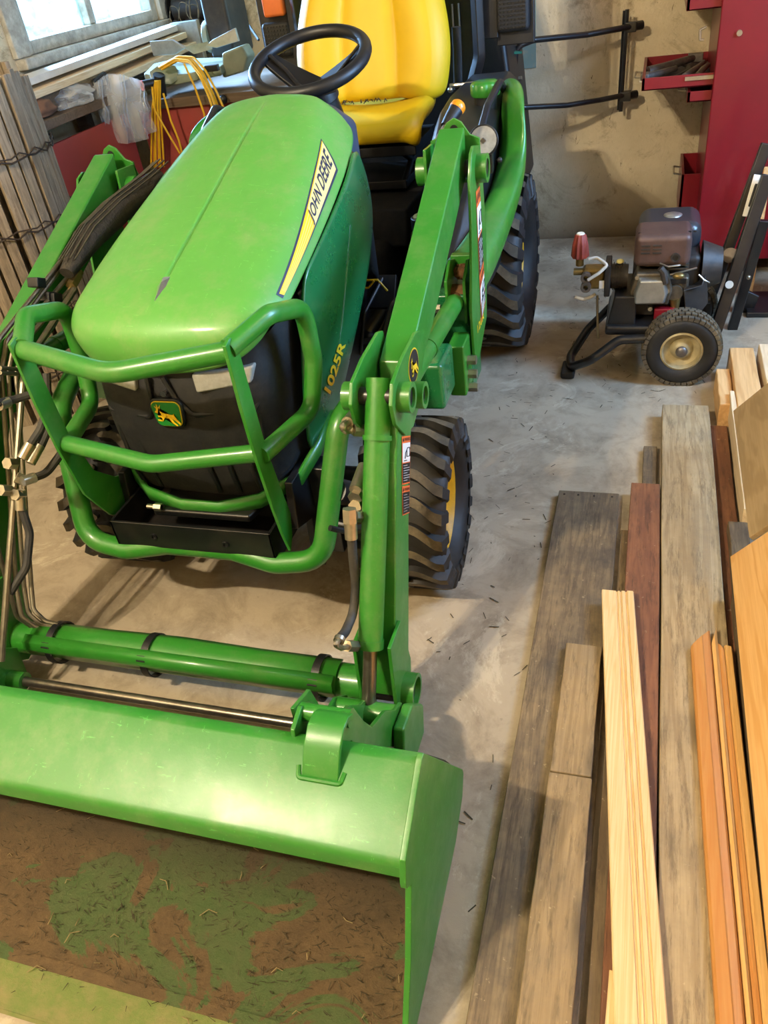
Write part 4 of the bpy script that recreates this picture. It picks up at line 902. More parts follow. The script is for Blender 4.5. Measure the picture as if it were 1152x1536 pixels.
obj('clamp_bolt',G().cyl((-0.5476, 3.7800, 0.8261),(-0.5279, 3.7800, 0.8270),.008),M['steel'],I)

# ------------------------------------------------------------------ tool chest
C=thing('tool_chest','tall red metal tool chest against the back wall, two left-facing drawers pulled open','tool chest',(.45,3.9,0))
CX=.225; CY0=3.62
g=G(); g.box(CX,CX+.62,CY0,4.17,.08,1.75); cab=obj('cabinet_body',g,M['red'],C,bevel=.006)
for x in (CX+.06,CX+.56):
    for y in (CY0+.05,4.1): obj('caster',G().cyl((x-.012,y,.04),(x+.012,y,.04),.04),M['black'],C)
obj('side_screw',G().cyl((0.0975, 3.6150, 0.9557) if 0 else V((0.2966, 3.6200, 0.9365)),V((0.2966, 3.6200, 0.9365))+V((0,-.012,0)),.010),M['steel'],cab)
def drawer(x0,z0,z1,y0=CY0+.03,y1=4.15):
    t=.006; g=G(); x1=CX+.01
    g.box(x0,x0+.012,y0,y1,z0,z1); g.box(x0,x1,y0,y0+t,z0,z1); g.box(x0,x1,y1-t,y1,z0,z1); g.box(x0,x1,y0,y1,z0,z0+t)
    d=obj('drawer',g,M['red'],C,bevel=.0015)
    obj('drawer_liner',G().box(x0+.012,x1,y0+t,y1-t,z0+t,z0+t+.003),M['linen'],d)
    obj('drawer_slide',G().box(x0+.16,x1,y0-.008,y0-.001,z0+(z1-z0)*.55,z0+(z1-z0)*.85),M['steel'],d)
    ym=(y0+y1)/2
    obj('drawer_handle',G().tube([(x0,ym-.06,z1-.03),(x0-.03,ym-.06,z1-.025),(x0-.03,ym+.06,z1-.025),(x0,ym+.06,z1-.03)],.004,6,fillet=.008),M['steel'],d)
    return d
drawer((-0.0383, 3.6500, 0.7616)[0],(-0.0383, 3.6500, 0.7616)[2],(-0.0414, 3.6500, 0.8069)[2])
drawer((0.1047, 3.6500, 1.0555)[0],(0.1083, 3.6500, 1.0193)[2],1.14)
drawer((0.1366, 3.6500, 0.7076)[0],(0.1366, 3.6500, 0.7076)[2],(0.1328, 3.6500, 0.7460)[2])
drawer((0.1499, 3.8000, 0.2304)[0],(0.1526, 3.8000, 0.2010)[2],(0.1401, 3.8000, 0.3953)[2],3.8,4.15)
obj('chest_handle',G().tube([V((0.1749, 3.6000, 0.9266)),V((0.1608, 3.6000, 0.9279)),V((0.1573, 3.6000, 0.9606)),V((0.1795, 3.6000, 0.9691))],.004,6,fillet=.005),M['steel'],C)
# tools in the open drawer
zt=(-0.0383, 3.6500, 0.7616)[2]+.012
def tool(name,label,pts,r,mat,head=None,flat=1.,hm=None):
    o=obj(name,G().tube([V(p) for p in pts],r,12,flat=flat,caps=True),mat); tag(o,label,'hand tool')
    if head:
        h=obj('tool_head',head,hm or M['tooliron'],o,bevel=.003)
    return o
tool('pipe_wrench','thick round-ended grey tool handle at the left rear of the open drawer',[(-.02,3.86,zt+.022),(.04,3.90,zt+.026),(.12,3.98,zt+.03),(.16,4.04,zt+.03)],[.020,.018,.016,.014],M['tooliron'],G().obox((.17,4.05,zt+.03),(.03,.02,.016)))
tool('hammer','dark hammer lying below the thick handle, nearest the drawer front',[(-.03,3.78,zt+.016),(.03,3.83,zt+.018),(.09,3.90,zt+.018)],[.016,.013,.012],M['tooliron'],G().obox((-.03,3.775,zt+.018),(.016,.03,.014)))
tool('pry_bar','black curved bar with a white edge in the middle of the open drawer',[(.07,3.72,zt+.012),(.11,3.78,zt+.014),(.14,3.86,zt+.014),(.14,3.95,zt+.014),(.12,4.0,zt+.014)],[.010,.012,.013,.011,.008],M['black'],flat=.6)
tool('pliers','worn grey pliers right of the curved bar in the open drawer',[(.12,3.69,zt+.016),(.15,3.78,zt+.02),(.18,3.88,zt+.02),(.20,3.97,zt+.02)],[.016,.014,.012,.010],M['tooliron'])
tool('snips','steel snips nearest the cabinet in the open drawer',[(.17,3.70,zt+.016),(.19,3.80,zt+.02),(.215,3.90,zt+.02)],[.014,.013,.010],M['tooliron'])
o=obj('rag',G().grid([[V((-.05+.025*i,3.665+.012*j,zt+.012+.012*math.sin(i*1.7+j))) for i in range(8)] for j in range(4)]),M['whitepl'],subsurf=1,solid=.004); tag(o,'crumpled white rag along the near edge of the open tool drawer','rag')

# ------------------------------------------------------------------ pressure washer
P=thing('pressure_washer','old wheeled pressure washer with dark engine and red pump knob before the tool chest','pressure washer',(.12,2.72,0))
fr=obj('frame',G().tube([(.26,2.70,.17),(.05,2.66,.165),(-.05,2.66,.16),(-.14,2.62,.10),(-.215,2.69,.035),(-.225,2.78,.035),(-.17,2.90,.09),(-.08,2.98,.16),(.05,2.99,.165),(.26,2.98,.17)],.016,12,fillet=.06),M['blackmetal'],P)
obj('base_plate',G().box(-.10,.22,2.68,2.97,.165,.20),M['blackmetal'],P,bevel=.01)
obj('rubber_foot',G().box(-.25,-.20,2.66,2.76,0,.03),M['rubber'],P,bevel=.008)
obj('front_riser',G().loft([[V((-.10,2.70,.17)),V((.0,2.70,.17)),V((.0,2.95,.17)),V((-.10,2.95,.17))],[V((-.075,2.70,.30)),V((.0,2.70,.30)),V((.0,2.92,.30)),V((-.075,2.92,.30))]]),M['blackmetal'],P,bevel=.006)
def small_wheel(x,y,R,s):
    w=obj('wheel_tire',G().lathe([(-.030,R*.5),(-.043,R*.62),(-.046,R*.8),(-.038,R*.93),(-.02,R*.985),(0,R),(.02,R*.985),(.038,R*.93),(.046,R*.8),(.043,R*.62),(.030,R*.5)],(x,y,R),(1,.14 if 0 else 0,0),56),M['rubber'],P,smooth=60)
    g=G()
    for k in range(44):
        a=2*math.pi*k/44
        for j,u in enumerate((-.034,-.013,.013,.034)):
            aa=a+(.07 if j%2 else 0); c=V((x+u,y+R*(.985 if abs(u)<.02 else .95)*math.cos(aa),R+R*(.985 if abs(u)<.02 else .95)*math.sin(aa)))
            g.obox(c,(.009,.006,.008),Matrix.Rotation(aa,3,'X'))
    obj('tread_blocks',g,M['lug'],w)
    e=-s
    obj('wheel_rim',G().lathe([(s*.034,R*.56),(s*.036,R*.50),(s*.015,R*.46),(s*.005,R*.30),(s*.022,R*.22),(s*.03,R*.16),(s*.034,.001)],(x,y,R),(1,0,0),40),M['cream'],w,smooth=40)
    obj('hub_cap',G().ball((x+s*.034,y,R),.024,(.6,1,1)),M['tooliron'],w)
Rw=.125
# washer wheels face the camera: axle runs along y
def small_wheel_y(x,y,R):
    w=obj('wheel_tire',G().lathe([(-.030,R*.5),(-.043,R*.62),(-.046,R*.8),(-.038,R*.93),(-.02,R*.985),(0,R),(.02,R*.985),(.038,R*.93),(.046,R*.8),(.043,R*.62),(.030,R*.5)],(x,y,R),(0,1,0),56),M['rubber'],P,smooth=60)
    g=G()
    for k in range(40):
        a=2*math.pi*k/40
        for j,u in enumerate((-.034,-.012,.012,.034)):
            aa=a+(.08 if j%2 else 0); rr=R*(.985 if abs(u)<.02 else .95)
            g.obox((x+rr*math.cos(aa),y+u,R+rr*math.sin(aa)),(.006,.009,.008),Matrix.Rotation(-aa,3,'Y'))
    obj('tread_blocks',g,M['lug'],w)
    obj('wheel_rim',G().lathe([(-.034,R*.56),(-.038,R*.50),(-.018,R*.46),(-.008,R*.30),(-.022,R*.24),(-.03,R*.18),(-.034,.001)],(x,y,R),(0,1,0),40),M['cream'],w,smooth=40)
    obj('hub_cap',G().ball((x,y-.036,R),.020,(1,.6,1)),M['tooliron'],w)
wc=V((0.1581, 2.6300, 0.1247)); small_wheel_y(wc.x,2.67,.128); small_wheel_y(wc.x,3.02,.128)
obj('axle',G().cyl((wc.x,2.66,.128),(wc.x,3.03,.128),.012),M['blackmetal'],P)
# engine
ex=(0.0984, 2.8000, 0.2697)[0]
eng=obj('engine_block',G().box(-.02,.20,2.80,2.98,.20,.40),M['enginedark'],P,bevel=.02,seg=3)
c=V((0.0412, 2.7150, 0.3124))
g=G(); pts=[(-.052,-.045),(.052,-.045),(.060,0),(.045,.055),(-.04,.055),(-.055,0)]
pts=[(a*1.18,b*1.12) for a,b in pts]; g.slab([c+V((a,0,b)) for a,b in pts],(0,.10,0)); obj('valve_cover_flange',g,M['engine'],eng,bevel=.006)
g=G(); g.loft([[c+V((a*.85,0,b*.85)) for a,b in pts],[c+V((a*.72,-.025,b*.72)) for a,b in pts]]); obj('valve_cover',g,M['aluminium'],eng,bevel=.006)
for dx,dz in ((-.05,-.045),(.005,-.062),(.055,.0),(-.045,.05)): obj('cover_bolt',G().hexnut(c+V((dx,-.006,dz)),c+V((dx,.01,dz)),.008),M['steel'],eng)
m0=V((-0.0187, 2.7200, 0.4022)); m1=V((0.1603, 2.7200, 0.4988))
mf=obj('muffler',G().box(m0.x,m1.x,2.72,2.88,m0.z-.01,m1.z),M['muffler'],P,bevel=.022,seg=4)
q=V((0.1122, 2.7200, 0.4260)); obj('exhaust_port',G().ring(q+V((0,-.006,0)),q+V((0,.004,0)),.015,.009),M['enginedark'],mf)
obj('exhaust_hole',G().cyl(q+V((0,-.002,0)),q+V((0,.004,0)),.0095),M['black'],mf)
g=G()
for i in range(2):
    for k in range(3): g.obox(V((0.0169, 2.7190, 0.4423))+V((.036*i,0,.012*k)),(.014,.002,.0025))
obj('muffler_louvre',g,M['enginedark'],mf)
g=G()
for k in range(12): g.obox(V((-0.0042, 2.7600, 0.4910))+V((.0155*k,.0,.005)),(.005,.003,.002))
obj('muffler_slot',g,M['black'],mf)
t0=V((-0.0116, 2.9500, 0.4320)); t1=V((0.1977, 2.9500, 0.4819))
tk=obj('fuel_tank',G().box(t0.x,t1.x,2.88,3.10,t0.z-.06,t1.z+.0),M['tank'],P,bevel=.04,seg=5)
q=V((0.1013, 2.9800, 0.4717)); obj('tank_cap',G().lathe([(-.01,.034),(.0,.034),(.012,.031),(.016,.02),(.017,.001)],q,(0,0,1),30),M['aluminium'],tk,smooth=60)
obj('tank_label',G().obox(V((0.0931, 2.9000, 0.4611))+V((0,-.0,.012)),(.055,.008,.001)),M['decal_pale'],tk)
# carburettor, air cleaner, recoil
obj('carburettor',G().cyl(V((0.1222, 2.7400, 0.2940)),V((0.1222, 2.7400, 0.2940))+V((0,.07,-.0)),.026),M['engine'],eng); obj('carburettor_bowl',G().cyl(V((0.1241, 2.7500, 0.2731)),V((0.1274, 2.7500, 0.2369)),.02,.014),M['brass'],eng)
obj('cylinder_fins',(lambda g:[g.box(.02,.16,2.76,2.95,.37+.012*k,.374+.012*k) for k in range(6)] and g)(G()),M['engine'],eng)
obj('spark_plug_cap',G().tube([V((0.0666, 2.7000, 0.3987)),V((0.0782, 2.7000, 0.3848)),V((0.0877, 2.7000, 0.3457))],.012,10),M['enginedark'],eng)
obj('air_intake',G().box(.085,.165,2.755,2.80,.30,.345),M['engine'],eng,bevel=.01)
obj('intake_slot',G().obox(V((0.1253, 2.7520, 0.3315)),(.03,.003,.008)),M['black'],eng)
obj('side_cover',G().box(-.03,.06,2.76,2.80,.205,.255),M['enginedark'],eng,bevel=.006)
bx_=obj('broken_cowling',G().slab([(0.1488, 2.7400, 0.3054),(0.2042, 2.7400, 0.3209),(0.2211, 2.8000, 0.3389),(0.2374, 2.8000, 0.2316),(0.2107, 2.7400, 0.2212),(0.1634, 2.7400, 0.2215)],(0,.03,0)),M['enginedark'],eng,bevel=.004)
obj('flywheel_cover',G().cyl((.205,2.87,.34),(.27,2.87,.34),.085,.06),M['enginedark'],eng)
for k,pp in enumerate(([(0.1007, 2.7200, 0.3676),(0.1355, 2.7200, 0.3760),(0.1846, 2.7600, 0.3734)],[(0.0658, 2.7200, 0.4070),(0.0913, 2.7000, 0.4026),(0.1292, 2.7200, 0.3987)],[(0.1919, 2.7400, 0.3580),(0.2098, 2.7300, 0.3432),(0.2283, 2.7400, 0.3298)])):
    obj('control_linkage',G().tube([V(p) for p in pp],.003,6),M['steel'],eng)
obj('oil_pan_red',G().box(.06,.13,2.72,2.76,.205,.245),M['red'],eng,bevel=.004)
obj('governor_knob',G().ball(V((0.1275, 2.7000, 0.3702)),.014,(1.4,1,.8)),M['brass'],eng)
# pump
pa=V((-0.0348, 2.8000, 0.3346)); pb=V((-0.1845, 2.8000, 0.3375))
pm=obj('pump',G().cyl(pa,pa.lerp(pb,.45),.042),M['enginedark'],P)
obj('pump_fins',(lambda g:[g.cyl(pa.lerp(pb,.08+.06*k),pa.lerp(pb,.10+.06*k),.048) for k in range(5)] and g)(G()),M['enginedark'],pm)
obj('pump_flange',G().obox(pa.lerp(pb,.45),(.010,.055,.055)),M['enginedark'],pm,bevel=.004)
obj('pump_head',G().box(pb.x-.005,pa.lerp(pb,.5).x,2.77,2.83,pb.z-.04,pb.z+.035),M['brass'],pm,bevel=.012,seg=3)
for z_ in (-.022,.012): obj('pump_port',G().ring((pb.x-.0+.01,2.765,pb.z+z_),(pb.x+.01,2.745,pb.z+z_),.018,.009),M['tooliron'],pm)
obj('outlet_fitting',G().cyl((pb.x-.035,2.79,pb.z+.02),(pb.x,2.79,pb.z+.02),.012),M['brass'],pm)
kb=V((-0.2000, 2.8000, 0.4074)); kt=V((-0.1996, 2.8000, 0.4864)); g=G(); nn=40
ff=lambda t,r:[kb.lerp(kt,t)+V(((r*(1+.08*math.cos(10*a)))*math.cos(a),(r*(1+.08*math.cos(10*a)))*math.sin(a),0)) for a in [2*math.pi*k/nn for k in range(nn)]]
g.loft([ff(-.02,.026),ff(.05,.029),ff(.55,.025),ff(.95,.018),ff(1,.014)]); obj('pressure_knob',g,M['knobred'],pm,smooth=50)
obj('knob_tip',G().cyl(kt,kt+V((0,0,.004)),.014,.012),M['whitepl'],pm)
obj('knob_stem',G().cyl(kb-V((0,0,.03)),kb,.014),M['brass'],pm)
obj('pump_oil_cap',G().cyl(V((-0.0648, 2.7900, 0.3605)),V((-0.0659, 2.7900, 0.3818)),.013),M['enginedark'],pm); obj('oil_cap_top',G().ball(V((-0.0642, 2.7900, 0.3911)),.013,(1,1,.6)),M['decal_pale'],pm)
obj('clear_tube',G().tube([(-0.1690, 2.7800, 0.4045),(-0.1423, 2.7800, 0.4108),(-0.1185, 2.7600, 0.4012),(-0.1043, 2.7500, 0.3929),(-0.1316, 2.7400, 0.3692),(-0.1666, 2.7400, 0.3461)],.006,8,fillet=.02),M['whitepl'],pm)
obj('clear_tube',G().tube([(-0.2138, 2.7800, 0.2695),(-0.1832, 2.7800, 0.2592),(-0.1602, 2.7800, 0.2664),(-0.1427, 2.7900, 0.2745)],.006,8,fillet=.02),M['whitepl'],pm)
obj('drain_rod',G().tube([(-0.1351, 2.7800, 0.2736),(-0.1317, 2.7600, 0.2145),(-0.1240, 2.7200, 0.1353)],.0045,8),M['line'],pm)
obj('pump_plate',G().obox(V((-0.1148, 2.7500, 0.3245)),(.014,.001,.014)),M['decal_white'],pm)
# handle folded towards the right
def bar(name,a,b,w,t,mat,par):
    a=V(a);b=V(b); d=(b-a).normalized(); m=Matrix((V((1,0,0)),V((0,1,0)),V((0,0,1)))).transposed()
    u=V((0,1,0)); u=(u-d*u.dot(d)).normalized(); v=d.cross(u); mm=Matrix((v,u,d)).transposed(); return obj(name,G().obox((a+b)/2,(w/2,t/2,(b-a).length/2),mm),mat,par,bevel=.004)
hd=bar('handle_bar',(0.2817, 2.9000, 0.0732),(0.3967, 3.0500, 0.5824),.042,.03,M['blackmetal'],P)
bar('handle_bar',(0.2623, 3.0200, 0.1643),(0.3862, 3.1200, 0.6657),.036,.03,M['blackmetal'],P)
bar('handle_strut',(0.3586, 3.1000, -0.0336),(0.4163, 3.1200, 0.4078),.036,.03,M['blackmetal'],P)
s0=V((0.3611, 3.0850, 0.5749)); bar('handle_sticker',(0.3476, 3.0550, 0.4428),(0.3696, 3.0850, 0.5744),.026,.004,M['decal_white'],P); bar('sticker_print',(0.3530, 3.0490, 0.4787),(0.3688, 3.0790, 0.5475),.010,.004,M['decal_black'],P)
obj('handle_cap',G().cyl(V((0.3098, 2.9150, 0.2517)),V((0.3082, 2.9000, 0.2577)),.0135),M['whitepl'],P)
obj('pivot_washer',G().cyl(V((0.3114, 3.0400, 0.3115)),V((0.3093, 3.0200, 0.3188)),.026),M['tooliron'],P); obj('pivot_screw',G().ball(V((0.3862, 3.0500, 0.2244)),.008),M['steel'],P)
# scoop-like cart behind it
K=thing('black_hand_truck','black metal cart with curved plate and wheel behind the pressure washer handle','cart',(.55,3.3,0))
g=G(); q=[(0.3910, 3.2500, 0.1031),(0.4613, 3.2500, 0.0665),(0.4404, 3.2500, -0.0257),(0.3667, 3.2500, -0.0312)]; g.slab([V(p) for p in q],(0,.02,0)); obj('curved_plate',g,M['blackmetal'],K,bevel=.003)
obj('cart_tire',G().lathe([(-.03,.09),(-.035,.14),(0,.16),(.035,.14),(.03,.09)],(.66,3.36,.16),(0,1,0),40),M['rubber'],K); obj('cart_wheel_disc',G().cyl((.66,3.34,.16),(.66,3.38,.16),.10),M['blackmetal'],K)
obj('cart_toe_plate',G().box(.42,.75,3.2,3.42,0,.02),M['blackmetal'],K,bevel=.003)
bar('cart_upright',(.55,3.36,.02),(.70,3.42,.75),.03,.03,M['blackmetal'],K)
a_=V((0.4447, 3.4500, 0.1896)); b_=V((0.4507, 3.5000, 0.4885)); a_=a_+(a_-b_)*(a_.z/(b_.z-a_.z)); o=bar('wood_stake',a_,b_,.03,.02,M['lumber'],None); tag(o,'short light wood stick leaning against the red tool chest behind the cart','stick')

# ------------------------------------------------------------------ lumber on the floor
def board(name,label,x0,x1,y0,y1,z0,z1,mat,group=None,bev=.0025,skew=0):
    g=G(); v=[(x0,y0),(x1,y0),(x1+skew,y1),(x0+skew,y1)]
    # subdivide along the length, with a slight waviness of the edges
    n=10; rings=[]; rr=random.Random(name+label)
    for i in range(n+1):
        t=i/n; y=y0+(y1-y0)*t; e=rr.uniform(-.0012,.0012); f=rr.uniform(-.0012,.0012); s=skew*t
        rings.append([V((x0+s+e,y,z0)),V((x1+s+f,y,z0)),V((x1+s+f,y,z1)),V((x0+s+e,y,z1))])
    g.loft(rings); o=obj(name,g,mat,bevel=bev); tag(o,label,'board',group or {'plank':'weathered planks on the floor','lumber_piece':'lumber pieces stacked at the right','lumber_support':'low boards under the lumber'}.get(name)); return o
YN=.25
board('wide_plank','wide dark-stained weathered plank with nail heads at its far end, leftmost on the floor',-.182,-.010,YN,1.935,0,.022,M['plank_dark'])
for k in range(4):
    pass
board('plank','tan plank laid on the wide plank, far piece above the crosswise butt joint',-.102,-.022,.957,1.307,.0225,.042,M['plank_tan'])
board('plank','tan sawdust-strewn plank laid on the wide plank, near piece below the butt joint',-.104,-.020,YN,.953,.0225,.044,M['plank_tan'])
board('plank','narrow grey-brown plank half hidden under the pale pine moulding',.000,.018+.03,YN,1.77,0,.020,M['plank_brown'])
board('plank','reddish-brown plank between the dark wide plank and the long grey plank',.020,.100,YN,1.963,.0205,.044,M['plank_red'])
board('short_plank','thin dark grey plank end showing beyond the reddish-brown plank',.052,.092,1.0,2.20,0,.020,M['plank_dark'])
board('plank','long wide grey-tan plank with knots, right of the reddish-brown plank',.104,.246,YN,2.41,.012,.050,M['plank_grey'])
g=board('plank','dark brown plank in shadow between the grey-tan plank and the pale lumber',.250,.30,YN,2.33,0,.024,M['plank_red'])
board('plank','short grey-brown plank end under the lower edge of the dull plywood',.268,.316,.9,1.785,.026,.062,M['plank_brown'])
# nails in the wide plank
for x in (-.165,-.125,-.08,-.03): obj('nail_head',G().cyl((x,1.915,.0215),(x,1.915,.024),.003,n=8),M['wirerust'],bpy.data.objects['wide_plank'])
# pale pine moulding with grooves
def moulding(name,label,a0,a1,b0,b1,prof,z,mat,miter=0,grp=None):
    """a0,a1 = left/right x at near end; b0,b1 at far end (y)"""
    (xa,xb,y0),(xc,xd,y1)=a0,b0
    rings=[]
    for t in (0,.25,.5,.75,1):
        l=xa+(xc-xa)*t; r=xb+(xd-xb)*t
        ring=[V((l,0,z))]+[V((l+(r-l)*u,0,z+h)) for u,h in prof]+[V((r,0,z))]
        for p in ring:
            u=(p.x-l)/(r-l); p.y=y0+(y1-y0)*t+(miter*u*t if t==1 else 0)
        rings.append(ring)
    o=obj(name,G().loft(rings),mat,smooth=20); tag(o,label,'moulding',grp or ('varnished mouldings lying in a bunch' if 'varnished' in name else None)); return o
gro=[(0,.012),(.03,.014),(.44,.014),(.46,.011),(.49,.011),(.51,.014),(.56,.015),(.58,.012),(.61,.012),(.63,.016),(.72,.016),(.74,.013),(.78,.013),(.80,.018),(.97,.018),(1,.015)]
moulding('grooved_moulding','pale pine moulding with long grooves, lying across the planks',(.050+.012,.128+.012,YN),None,(-.034,.040,1.472),None,gro,.052,M['pine'])
moulding('moulding_offcut','small pale wood offcut touching the left edge of the long pine moulding',(.020,.048,YN),None,(.030,.050,.60),None,[(0,.008),(1,.008)],.046,M['pine'])
# varnished mouldings, mitred ends
zz=.052
moulding('varnished_moulding','wide orange varnished moulding with mitred end, leftmost of the varnished bunch',(.192,.232,YN),None,(.166,.207,1.315),None,[(0,.012),(.1,.017),(.55,.020),(.62,.018),(.9,.017),(1,.012)],zz,M['orange_wood'],miter=.055)
moulding('varnished_moulding','thin light varnished moulding next to the wide orange one, pointed at its end',(.233,.243,YN),None,(.209,.221,1.33),None,[(0,.016),(.5,.020),(1,.014)],zz,M['light_wood'],miter=.05)
moulding('varnished_moulding','thin moulding squeezed between the pointed one and the squared pale one',(.244,.253,YN),None,(.222,.233,1.335),None,[(0,.012),(.5,.016),(1,.016)],zz,M['orange_wood'],miter=-.02)
moulding('varnished_moulding','light moulding with squared end, rightmost of the varnished bunch',(.254,.272,YN),None,(.234,.251,1.325),None,[(0,.014),(.2,.02),(.8,.02),(1,.012)],zz,M['light_wood'],miter=-.005)
# thicker lumber under and beyond the plywood
board('lumber_piece','short thick reddish end of lumber beside the pressure washer wheel',.272,.315,2.36,2.60,.0,.085,M['lumber'],bev=.004)
board('lumber_piece','long pale orange two-by-four with its far end near the washer wheel',.318,.395,1.82,2.72,.02,.105,M['lumber'],bev=.004)
board('lumber_piece','whitish two-by-four beside the pale orange one at the right edge',.412,.50,1.82,2.74,.02,.11,M['lumber_w'],bev=.004)
board('lumber_piece','narrow white piece of lumber in front of the pale orange two-by-four',.302,.318,1.79,2.42,.03,.10,M['lumber_w'],bev=.002)
board('lumber_support','low dark board under the pale two-by-fours',.32,.60,1.95,2.15,0,.0195,M['plank_brown'])
def sheet(name,label,x0,z0,ang,w,y0,y1,mat):
    c,s=math.cos(math.radians(ang)),math.sin(math.radians(ang)); t=.014
    g=G(); g.slab([(x0,y0,z0),(x0+w*c,y0,z0+w*s),(x0+w*c,y1,z0+w*s),(x0,y1,z0)],(s*t,0,-c*t)); o=obj(name,g,mat,bevel=.0015); tag(o,label,'plywood sheet','plywood sheets leaning at the right'); return o
sheet('plywood_sheet','bright orange-grained plywood sheet leaning at the right edge, nearest the camera',.254,.115,50,1.25,YN,1.575,M['ply'])
sheet('plywood_sheet','dull tan plywood sheet leaning behind the bright orange-grained one',.290,.165,50,1.2,1.59,2.18,M['ply_dull'])
board('lumber_support','dark rail under the lower edge of the orange-grained plywood',.262,.30,YN,1.5,.026,.10,M['plank_brown'])

# straw and litter on the floor
random.seed(11); g=G()
for k in range(420):
    x=random.uniform(-.45,.28); y=random.uniform(.6,4.1); l=random.uniform(.004,.03)
    a=random.uniform(0,6.28); p=V((x,y,.0015 if (x<-.19 or y>2.45) else .0525))
    if not (x<-.19 or y>2.45): continue
    q=p+V((math.cos(a)*l,math.sin(a)*l,.001)); s_=V((-math.sin(a),math.cos(a),0))*random.uniform(.0006,.0016); g.face([g.bm.verts.new(v) for v in (p-s_,p+s_,q+s_,q-s_)])
tag(obj('floor_litter',g,M['grassbits']),'bits of straw and dirt scattered on the concrete floor','litter',kind='stuff')

# ------------------------------------------------------------------ snow fence roll on the left
F=thing('picket_fence_roll','rolled-up weathered wooden picket fence tied with wire, standing at the left edge','fence roll',(-2.3,2.3,0))
random.seed(5); pk=[]
pic=[]
# the visible outer turn runs from the corner near the bench toward the camera, an inner turn behind
for turn,(rad,n_) in enumerate(((.30,44),(.235,30))):
    for k in range(n_):
        a=2*math.pi*k/n_+turn*.1; a+=random.uniform(-.03,.03); cx_,cy_=-2.44,2.50
        x=cx_+rad*1.25*math.cos(a); y=cy_+rad*1.1*math.sin(a); h=1.16+random.uniform(-.02,.03); wd=random.uniform(.016,.021)
        m=Matrix.Rotation(a+math.pi/2,3,'Z'); g=G(); tl=random.uniform(-.012,.012)
        rr=[]
        for t in (0,.33,.66,.96,1):
            c=V((x+tl*t,y,h*t)); hw=wd*(1 if t<1 else .8); dp=.009
            rr.append([c+m@V((-hw,-dp,0)),c+m@V((hw,-dp,0)),c+m@V((hw,dp,0)),c+m@V((-hw,dp,0))])
        g.loft(rr); obj('picket',g,M['picket'],F,bevel=.002)
for z in (.18,.40,.70,.93):
    g=G(); g.tube([V((-2.44+.315*1.27*math.cos(2*math.pi*k/60),2.50+.315*1.13*math.sin(2*math.pi*k/60),z+.008*math.sin(k*2.6))) for k in range(60)],.0032,6,closed=True)
    g.tube([V((-2.44+.318*1.27*math.cos(2*math.pi*k/60),2.50+.318*1.13*math.sin(2*math.pi*k/60),z+.014+.008*math.sin(k*2.6+2))) for k in range(60)],.0026,6,closed=True)
    obj('fence_wire',g,M['wirerust'],F)

# ------------------------------------------------------------------ workbench
B=thing('workbench','long wooden workbench with dull red front panels running under the left window','workbench',(-2.6,4.0,0))
g=G(); g.box(-2.88,-2.58,2.9,5.5,.865,.905); obj('bench_top',g,M['benchwood'],B,bevel=.004)
obj('front_panel',G().box(-2.62,-2.60,2.95,3.98,.05,.80),M['benchred'],B,bevel=.002)
for y in (2.95,3.9,4.9):
    obj('bench_leg',G().box(-2.86,-2.80,y,y+.06,0,.87),M['benchwood'],B,bevel=.003); obj('bench_leg',G().box(-2.66,-2.62,y,y+.04,0,.87),M['benchwood'],B,bevel=.003)
B2=thing('red_cabinet_bench','lower bench with plain red front panel in the far left corner, carrying the saw','workbench',(-2.2,4.3,0))
obj('bench_top',G().box(-2.575,-1.62,4.00,4.75,.80,.845),M['benchwood'],B2,bevel=.004)
obj('front_panel',G().box(-2.56,-1.86,4.03,4.05,.03,.80),M['benchred'],B2,bevel=.002)
obj('bench_side',G().box(-1.88,-1.86,4.05,4.72,.03,.80),M['benchwood'],B2); obj('bench_side',G().box(-2.56,-2.54,4.05,4.72,.03,.80),M['benchwood'],B2)
obj('panel_knob',G().ball((-2.0463, 4.0000, 0.8183),.022),M['black'],B2)
# boards on the bench
def lean(name,label,a,b,w,t,mat,cat='board'):
    a=V(a);b=V(b); d=(b-a).normalized(); u=V((0,0,1)); u=(u-d*u.dot(d)).normalized(); v=d.cross(u); mm=Matrix((v,d,u)).transposed()
    o=obj(name,G().obox((a+b)/2,(w/2,(b-a).length/2,t/2),mm),mat,bevel=.002); tag(o,label,cat); return o
lean('white_board','long white-painted board lying along the window sill',(-2.74,3.28,1.045),(-2.74,5.0,1.085),.12,.03,M['trimwhite'])
lean('pine_board','pinkish bare board under the long white one on the bench',(-2.70,3.35,1.00),(-2.70,4.95,1.045),.14,.03,M['lumber_w'])
lean('bench_plank','pale wide plank below the pinkish board on the bench',(-2.66,3.95,.955),(-2.66,4.9,.99),.16,.03,M['lumber_w'])
def box_thing(name,label,cat,x0,x1,y0,y1,z0,z1,mat,bev=.004):
    o=obj(name,G().box(x0,x1,y0,y1,z0,z1),mat,bevel=bev); tag(o,label,cat); return o
box_thing('wood_block','dark brown block of wood propping the boards at the near end of the bench','block',-2.80,-2.66,3.40,3.6,.906,.985,M['benchwood'])
box_thing('wood_block','dark block propping the boards at the far end of the bench','block',-2.80,-2.66,4.7,4.85,.906,.97,M['benchwood'])
def crumple(name,label,cat,c,r,sc,mat,amp=.3,seed=1,solid=0,sub=2):
    rr=random.Random(seed); g=G(); bmesh.ops.create_icosphere(g.bm,subdivisions=3,radius=r)
    for v in g.bm.verts:
        k=1+rr.uniform(-amp,amp)*.6+.15*math.sin(v.co.x*60/r*.05+seed); v.co*=k; v.co=V((v.co.x*sc[0],v.co.y*sc[1],max(v.co.z*sc[2],-r*.2)))+V(c)
    o=obj(name,g,mat,subsurf=1); tag(o,label,cat); return o
